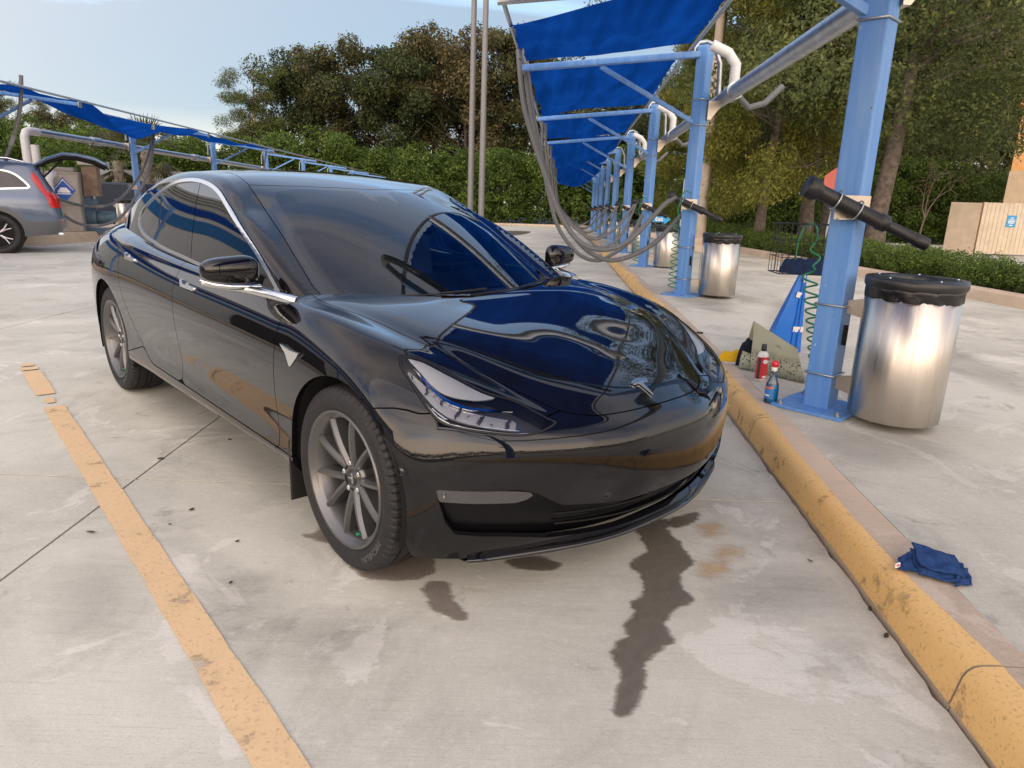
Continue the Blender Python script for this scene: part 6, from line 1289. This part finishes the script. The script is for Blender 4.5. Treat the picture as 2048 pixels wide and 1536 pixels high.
# ---------------------------------------------------------------- small things round the nearest post
def gI(u,v): return gpt(u,v,KH)
M_TOWEL=mat('navy_towel',(.014,.036,.11),.95,noise=(40,.4),bump=(220,.9)); M_TOWEL2=mat('blue_towel',(.014,.060,.20),.95,noise=(50,.3),bump=(260,.9)); 
def cloth_heap(name,pts2,h,mt,seed,loc,res=26,fold=1.0,parent=None,skirt=.01):
    """crumpled cloth: height field over an outline"""
    rs_=np.random.RandomState(seed); poly=np.array(crv(pts2,5,True)); lo=poly.min(0);hi=poly.max(0); X=np.linspace(lo[0]-.01,hi[0]+.01,res);Y=np.linspace(lo[1]-.01,hi[1]+.01,res); XX,YY=np.meshgrid(X,Y,indexing='ij'); P2=np.stack([XX.ravel(),YY.ravel()],1); d=poly_sdf([tuple(p) for p in poly],P2)
    s=hi-lo; ph=rs_.uniform(0,6.28,8); ang=rs_.uniform(0,3.14,8); z=np.zeros(len(P2))
    for k in range(8): q=(P2[:,0]*math.cos(ang[k])+P2[:,1]*math.sin(ang[k]))/max(s)*(7+5*k*.6); z+=np.abs(np.sin(q+ph[k]+.8*np.sin(q*.6)))/(1.6+k*.7)
    z=z/z.max(); dm=d.max(); prof=np.clip(d/(.30*dm),0,1)**.5; Z=h*prof*(.45+.55*z*fold)+.002
    sh=Sheet(np.stack([P2[:,0],P2[:,1],Z],1),np.tile([0,0,1.],(len(P2),1)),[(i*res+j,(i+1)*res+j,(i+1)*res+j+1,i*res+j+1) for i in range(res-1) for j in range(res-1)]).clip(d+.004)
    V=list(sh.V);F=list(sh.F); cnt={}
    for f_ in sh.F:
        for k in range(len(f_)): a,b=f_[k],f_[(k+1)%len(f_)]; cnt.setdefault((min(a,b),max(a,b)),[]).append((a,b))
    for l in cnt.values():
        if len(l)==1:
            a,b=l[0]; i=len(V); V+=[np.array([V[b][0],V[b][1],-.004]),np.array([V[a][0],V[a][1],-.004])]; F.append((b,a,i+1,i))
    o=mk(name,V,F,mt,parent,smooth=True); o.location=loc; return o
def outline(pxs,c): return [(gI(u,v).x-c.x,gI(u,v).y-c.y) for u,v in pxs]
# blue microfibre towel draped on the kerb
c=gI(1868,1150)
def folded_cloth(name,quads,loc,mt,parent=None):
    """layers of wavy cloth quads given by four corners each"""
    V=[];F=[];n=16
    for qi,(c,amp,ph) in enumerate(quads):
        c=[Vector(p) for p in c]; b0=len(V)
        for i in range(n+1):
            for j in range(n+1):
                u,v=i/n,j/n; p=c[0]*(1-u)*(1-v)+c[1]*u*(1-v)+c[2]*u*v+c[3]*(1-u)*v; e=min(u,1-u,v,1-v); dz=amp*(math.sin(7*u+4*v+ph)+.7*math.sin(11*v-5*u+ph*2)+.5*math.sin(17*u+9*v))*min(1,e*5+.25); V.append(p+Vector((amp*.5*math.sin(9*v+ph),amp*.5*math.sin(8*u+ph),dz)))
        for i in range(n):
            for j in range(n): a=b0+i*(n+1)+j; F.append((a,a+n+1,a+n+2,a+1))
    o=mk(name,V,F,mt,parent,smooth=True); o.location=loc; md=o.modifiers.new('thickness','SOLIDIFY'); md.thickness=.006; md.offset=0; return o
tw_=folded_cloth('towel',[([(-.075,-.035,.012),(.055,-.075,.010),(.115,.035,.020),(-.045,.085,.048)],.006,.3),([(-.065,-.020,.035),(.060,-.060,.022),(.095,.055,.040),(-.030,.098,.060)],.007,1.7),([(-.125,.015,.010),(-.060,-.030,.014),(-.035,.075,.046),(-.085,.068,.016)],.005,2.9),([(.02,-.085,.004),(.085,-.070,.005),(.118,.020,.012),(.055,-.02,.030)],.004,4.1)],(c.x,c.y,c.z+.006),M_TOWEL2); tag(tw_,'crumpled bright navy microfibre towel lying on the yellow kerb','towel')
m=MB(); m.box((-.122,.010,.020),(.022,.004,.016),rz=.5); m.build('care_label',mat('label_white',(.75,.72,.70),.7),tw_); m=MB(); m.box((-.122,.0070,.021),(.012,.002,.006),rz=.5); m.build('label_print',mat('label_red',(.5,.03,.04),.7),tw_)
# spray bottle, polish bottle
p=gI(1540,806); t=thing('cleaner_bottle','clear bottle of blue window cleaner with red cap on the kerb edge','bottle',tuple(p)); 
M_PET=shader_mix_glass('clear_plastic',(.86,.92,.95),1.0,.05,1.4); M_FLUID=mat('blue_fluid',(.0,.20,.50),.08,coat=.6)
bp_=[(0,.002),(.036,.002),(.040,.010),(.040,.10),(.036,.125),(.020,.165),(.0155,.185),(.0155,.205)]
m=MB(); m.lathe(bp_,28); m.build('bottle_shell',M_PET,t); m=MB(); m.lathe([(0,.004),(.034,.004),(.038,.012),(.038,.098),(.036,.112),(0,.112)],28); m.build('fluid',M_FLUID,t)
for z in (.03,.05,.07,.09): m=MB(); m.lathe([(.0402,z),(.0415,z+.004),(.0402,z+.008)],28); m.build('grip_ring',M_PET,t)
m=MB(); m.lathe([(.016,.203),(.018,.206),(.018,.226),(.014,.228)],20); m.build('collar',mat('label_white',(.75,.72,.70),.7),t); m=MB(); m.lathe([(0,.270),(.012,.268),(.021,.258),(.023,.245),(.020,.231),(.014,.227)],20); m.build('red_cap',mat('red_plastic',(.62,.015,.03),.25,coat=.5),t)
m=MB(); m.lathe([(.0412,.035),(.0412,.112)],10,None,R(170),R(262)); m.build('front_label',mat('label_blue',(.05,.20,.55),.5),t); m=MB(); m.lathe([(.0418,.098),(.0418,.110)],10,None,R(190),R(262)); m.build('label_band',mat('label_orange',(.75,.16,.03),.5),t); m=MB(); m.lathe([(.0418,.052),(.0418,.060)],8,None,R(185),R(235)); m.build('label_text_bar',mat('sign_white',(.8,.8,.8),.5),t)
p=gI(1520,760); t=thing('polish_bottle','red and white polish bottle with dark cap standing before the patterned bag','bottle',tuple(p),R(15)); M_RP=mat('red_label',(.55,.025,.03),.35,coat=.4)
def oval(rx,ry,n=28): return [(rx*math.cos(2*math.pi*k/n),ry*math.sin(2*math.pi*k/n)) for k in range(n)]
def oloft(secs,m):
    n=28;V=[];F=[]
    for rx,ry,z in secs: V+=[(x,y,z) for x,y in oval(rx,ry)]
    for i in range(len(secs)-1):
        for k in range(n): F.append((i*n+k,i*n+(k+1)%n,(i+1)*n+(k+1)%n,(i+1)*n+k))
    m.add(V,F,True); m.add(V[:n],[tuple(range(n))[::-1]]); m.add(V[-n:],[tuple(range(n))])
m=MB(); oloft([(.040,.024,.002),(.042,.026,.008),(.042,.026,.170),(.036,.024,.190),(.022,.018,.202),(.016,.016,.206)],m); m.build('bottle_body',mat('bottle_white',(.70,.69,.67),.3,coat=.4),t); m=MB(); oloft([(.0428,.0268,.014),(.0428,.0268,.166)],m); m.build('label',M_RP,t); m=MB(); oloft([(.017,.017,.206),(.018,.018,.209),(.0175,.0175,.250),(.015,.015,.253)],m); m.build('cap',mat('cap_dark',(.03,.032,.035),.4),t)
m=MB(); m.prism(oval(.020,.014),-.001,.001,Matrix.Translation((.006,-.0272,.135))@Matrix.Rotation(R(90),4,'X')); m.build('label_oval',mat('bottle_white',(.7,.69,.67),.3),t); m=MB(); m.box((.008,-.0272,.028),(.026,.002,.014)); m.build('barcode',mat('sign_white',(.8,.8,.8),.5),t); m=MB(); m.box((-.034,-.018,.09),(.016,.012,.15)); m.build('label_side',mat('cap_dark',(.03,.032,.035),.4),t)
# patterned shopping bag lying on its side, with dark cloth, yellow cloth, card
def bagmat():
    m=bpy.data.materials.new('patterned_bag'); m.use_nodes=True; n=m.node_tree; b=n.nodes['Principled BSDF']; b.inputs['Roughness'].default_value=.6; t=nn('ShaderNodeTexCoord',n); sp=nn('ShaderNodeSeparateXYZ',n); ln(t.outputs['Object'],sp.inputs[0],n)
    v=nn('ShaderNodeTexVoronoi',n); v.inputs['Scale'].default_value=55; ln(t.outputs['Object'],v.inputs['Vector'],n)
    r=nn('ShaderNodeMapRange',n); r.inputs[1].default_value=.11; r.inputs[2].default_value=.16; ln(sp.outputs[2],r.inputs[0],n)
    w=mth('GREATER_THAN',v.outputs[0],.34,n); k=mth('MULTIPLY',mth('SUBTRACT',1.0,mth('MULTIPLY',mth('ABSOLUTE',mth('SUBTRACT',sp.outputs[2],.085,n),None,n),9,n),n),w,n); k=mth('MAXIMUM',k,0.0,n)
    x=nn('ShaderNodeMixRGB',n); ln(r.outputs[0],x.inputs[0],n); x.inputs[1].default_value=(.055,.085,.060,1); x.inputs[2].default_value=(.40,.40,.26,1); y=nn('ShaderNodeMixRGB',n); ln(k,y.inputs[0],n); ln(x.outputs[0],y.inputs[1],n); y.inputs[2].default_value=(.42,.42,.28,1); ln(y.outputs[0],b.inputs['Base Color'],n)
    z=nn('ShaderNodeTexNoise',n); z.inputs['Scale'].default_value=9; ln(t.outputs['Object'],z.inputs['Vector'],n); bp=nn('ShaderNodeBump',n); bp.inputs['Strength'].default_value=.5; bp.inputs['Distance'].default_value=.03; ln(z.outputs[0],bp.inputs['Height'],n); ln(bp.outputs[0],b.inputs['Normal'],n); return m
bg_=thing('shopping_bag','green and cream patterned shopping bag lying open behind the bottles','bag',tuple(gI(1560,752)))
# panels: front face (leaning), back, bottom, sides as a collapsed open sack
A0=gI(1500,742);A1=gI(1610,768);o0=gI(1560,752)
def L_(p): return p-o0
def up(p,z,dx=0,dy=0): return L_(p)+Vector((dx,dy,z))
def quad_patch(name,c00,c10,c11,c01,amp,seed,mt,n=14,bulge=.0):
    rs_=np.random.RandomState(seed); V=[];ph=rs_.uniform(0,6,4); nr=(c10-c00).cross(c01-c00).normalized()
    for i in range(n+1):
        for j in range(n+1):
            u,v=i/n,j/n; p=c00*(1-u)*(1-v)+c10*u*(1-v)+c11*u*v+c01*(1-u)*v; w=amp*(math.sin(5*u+3*v+ph[0])+.6*math.sin(9*v-4*u+ph[1])+.4*math.sin(14*u+ph[2]))+bulge*math.sin(math.pi*u)*math.sin(math.pi*v); V.append(p+nr*w)
    return mk(name,V,[(i*(n+1)+j,(i+1)*(n+1)+j,(i+1)*(n+1)+j+1,i*(n+1)+j+1) for i in range(n) for j in range(n)],mt,bg_,smooth=True)
MBAG=bagmat()
B0,B1=L_(A0),L_(A1); back=Vector((.06,.42,0))
quad_patch('bag_front',B0+Vector((0,0,.005)),B1+Vector((0,0,.005)),B1+Vector((-.02,.16,.21)),B0+Vector((.05,.20,.335)),.006,1,MBAG,16,.02)
quad_patch('bag_back',B0+back+Vector((0,0,.005)),B1+back*.9+Vector((0,0,.005)),B1+Vector((-.02,.17,.205)),B0+Vector((.05,.21,.33)),.008,2,MBAG)
quad_patch('bag_side',B1+Vector((0,0,.004)),B1+back*.9+Vector((0,0,.004)),B1+Vector((-.02,.17,.207)),B1+Vector((-.02,.16,.209)),.004,3,MBAG,8)
quad_patch('bag_flap',B0+Vector((-.07,.06,.006)),B0+Vector((.04,-.01,.006)),B0+Vector((.10,.05,.10)),B0+Vector((-.03,.13,.12)),.006,4,MBAG,10)
m=MB(); 
for k in range(8):
    a=2*math.pi*k/8; cpt=(B0*.45+B1*.55)+Vector((0,.115,.19)); d=(B1-B0).normalized(); e=Vector((0,.6,.8)).normalized(); m.tube([cpt+.004*(math.cos(a)*d+math.sin(a)*e)+Vector((0,-.018,.004)),cpt+.026*(math.cos(a)*d+math.sin(a)*e)+Vector((0,-.018,.004))],[.003,.002],5)
m.build('snowflake_print',mat('print_dark',(.03,.05,.035),.7),bg_)
p=gI(1508,730); ck=cloth_heap('dark_cloth',[(-.13,-.04),(-.10,.06),(.02,.10),(.13,.08),(.15,-.01),(.05,-.06)],.20,mat('dark_navy_cloth',(.008,.009,.020),.9,bump=(120,.5)),9,(p.x,p.y,p.z+.003),28); tag(ck,'bunched dark navy cloth spilling out of the patterned bag','cloth')
p=gI(1474,722); yc=cloth_heap('yellow_cloth',[(-.16,-.05),(-.12,.02),(-.04,.04),(.03,.12),(.13,.10),(.14,-.02),(.04,-.07),(-.06,-.06)],.085,mat('yellow_cloth',(.78,.46,.012),.8,bump=(120,.5)),12,(p.x,p.y,p.z+.003),28); tag(yc,'crumpled yellow cleaning cloth lying left of the dark cloth','cloth')
p=gI(1478,728); m=MB(); m.box((0,0,.004),(.22,.05,.005),rz=-.12); o=m.build('card',mat('card_white',(.62,.64,.68),.5)); o.location=p; tag(o,'pale printed card on the pavement under the yellow cloth','card')
p=gI(1398,668); m=MB(); m.box((0,0,.01),(.07,.025,.02),bev=.004); o=m.build('black_clip',M_RUB); o.location=p; tag(o,'small black plastic clip on the pavement beyond the sedan nose','clip')
# blue fin-shaped stand with labels, wire basket, coil hose
p=gI(1573,700); fn=thing('blue_stand','tall shiny blue tapering plastic stand with white stickers behind the nearest post','stand',tuple(p)); M_BP=mat('shiny_blue_plastic',(.004,.14,.55),.32,coat=.15,spec=.3)
bs=[(-.20,-.06,0),(.085,-.08,0),(.10,.16,0),(-.16,.16,0)]; tp=[(.035,-.01,.665),(.075,-.015,.665),(.08,.03,.665),(.04,.03,.665)]
md=[tuple(np.array(a)*.5+np.array(b)*.5) for a,b in zip(bs,tp)]
m=MB(); m.add(bs+tp,[(3,2,1,0),(4,5,6,7),(0,1,5,4),(1,2,6,5),(2,3,7,6),(3,0,4,7)]); m.build('stand_body',M_BP,fn)
m=MB(); m.tube([(.0,-.075,.02),(.058,-.022,.64)],.010,8); m.tube([(.045,-.082,.02),(.068,-.02,.64)],.008,8); m.build('rib',M_BP,fn)
for q,(x,z,w) in enumerate([(.030,.19,.055),(.074,.19,.022),(.022,.47,.040)]):
    yv=-.078+.062*z/.665-.006; m=MB(); m.box((x,yv-.004,z),(w,.003,.045),rot=Matrix.Rotation(R(5),3,'X')@Matrix.Rotation(.25*(q==2),3,'Y')); m.build('sticker',mat('label_white',(.75,.72,.70),.7),fn)
m=MB(); m.tube([(.045,-.02,.66),(.045,-.03,.74)],.020,10); m.build('spray_gun',mat('gun_metal',(.05,.05,.05),.35,.8),fn); m=MB(); m.tube([(.048,-.045,.57),(.047,-.04,.66)],.011,8); m.build('gun_nozzle',M_CHROME,fn)
# wire basket on the back of the post
bo=dpt(1606,496,4.95); bk=thing('wire_basket','black wire basket fixed behind the nearest post, green hose and navy cloth inside','basket',(bo.x,bo.y,bo.z-.17)); M_WIRE=mat('black_wire',(.01,.01,.01),.5)
w,dp_,h=.36,.22,.33
def wire(a,b,r=.0022): m=MB(); m.tube([a,b],r,5); return m
for z in (0,.11,.22,h):
    m=MB(); m.tube([(-w/2,-dp_/2,z),(w/2,-dp_/2,z),(w/2,dp_/2,z),(-w/2,dp_/2,z)],.004 if z in(0,h) else .0026,5,closed=True); m.build('hoop',M_WIRE,bk)
for x in np.linspace(-w/2,w/2,9):
    for yv in (-dp_/2,dp_/2): wire((x,yv,0),(x,yv,h)).build('wire',M_WIRE,bk)
    wire((x,-dp_/2,0),(x,dp_/2,0)).build('wire',M_WIRE,bk)
for yv in np.linspace(-dp_/2,dp_/2,5)[1:-1]:
    for x in (-w/2,w/2): wire((x,yv,0),(x,yv,h)).build('wire',M_WIRE,bk)
m=MB(); m.tube([(w/2,0,.2),(w/2+.04,-.35,.2)],.006,6); m.build('basket_arm',M_WIRE,bk)
tc_=cloth_heap('basket_cloth',[(-.12,-.08),(-.14,.05),(.02,.09),(.16,.07),(.17,-.06),(.02,-.10)],.10,M_TOWEL,21,(bo.x+.02,bo.y,bo.z-.165),24); tag(tc_,'navy cloth heaped in the wire basket','cloth')
def coil(label,top,bot,r,turns,tail=()):
    pts=[Vector(q) for q in tail]; n=turns*14
    for i in range(n+1):
        t=i/n; a=2*math.pi*turns*t; rr=r*(.75+.35*t); c=Vector(top).lerp(Vector(bot),t**.85); pts.append(c+Vector((rr*math.cos(a),rr*math.sin(a),0)))
    o=pts[0]; m=MB(); m.tube([q-o for q in pts],.0068,7); ob=m.build('coil_hose',M_GREEN); ob.location=o; tag(ob,label,'hose','green coil hoses'); return ob
tp_=dpt(1618,540,4.72); bt=gI(1612,745); bt=Vector((bt.x-.02,4.75,KH+.03))
tail=crv([dpt(1590,520,4.9),dpt(1598,480,4.9),dpt(1612,452,4.9),dpt(1632,452,4.88),dpt(1634,480,4.85),dpt(1620,500,4.85),dpt(1640,515,4.8),dpt(1625,532,4.78)],6)
coil('green coiled air hose hanging from the wire basket by the nearest post',tp_,bt,.058,11,tail)
pts=[]
for k in range(44): a=k*.5; pts.append(Vector((.06*math.cos(a),.05*math.sin(a),.012+.0035*k)))
m=MB(); m.tube(pts,.0055,7); o=m.build('coil_hose',M_GREEN); o.location=Vector((bt.x+.02,bt.y-.02,KH)); tag(o,'heap of green hose coils on the pavement left of the nearest post','hose','green coil hoses')
for i,dx in ((1,-.13),(2,-.16),(3,-.16)):
    y=PY[i]-.30; x=XP(y)-.20; z=zg(y)+KH; coil('green coiled air hose beside the %s right-hand post'%ORD[i],(x,y,z+.95),(x+.02,y,z+.12),.05,10,crv([(x+.15,y,z+1.3),(x+.05,y-.02,z+1.32),(x,y,z+1.1)],5))
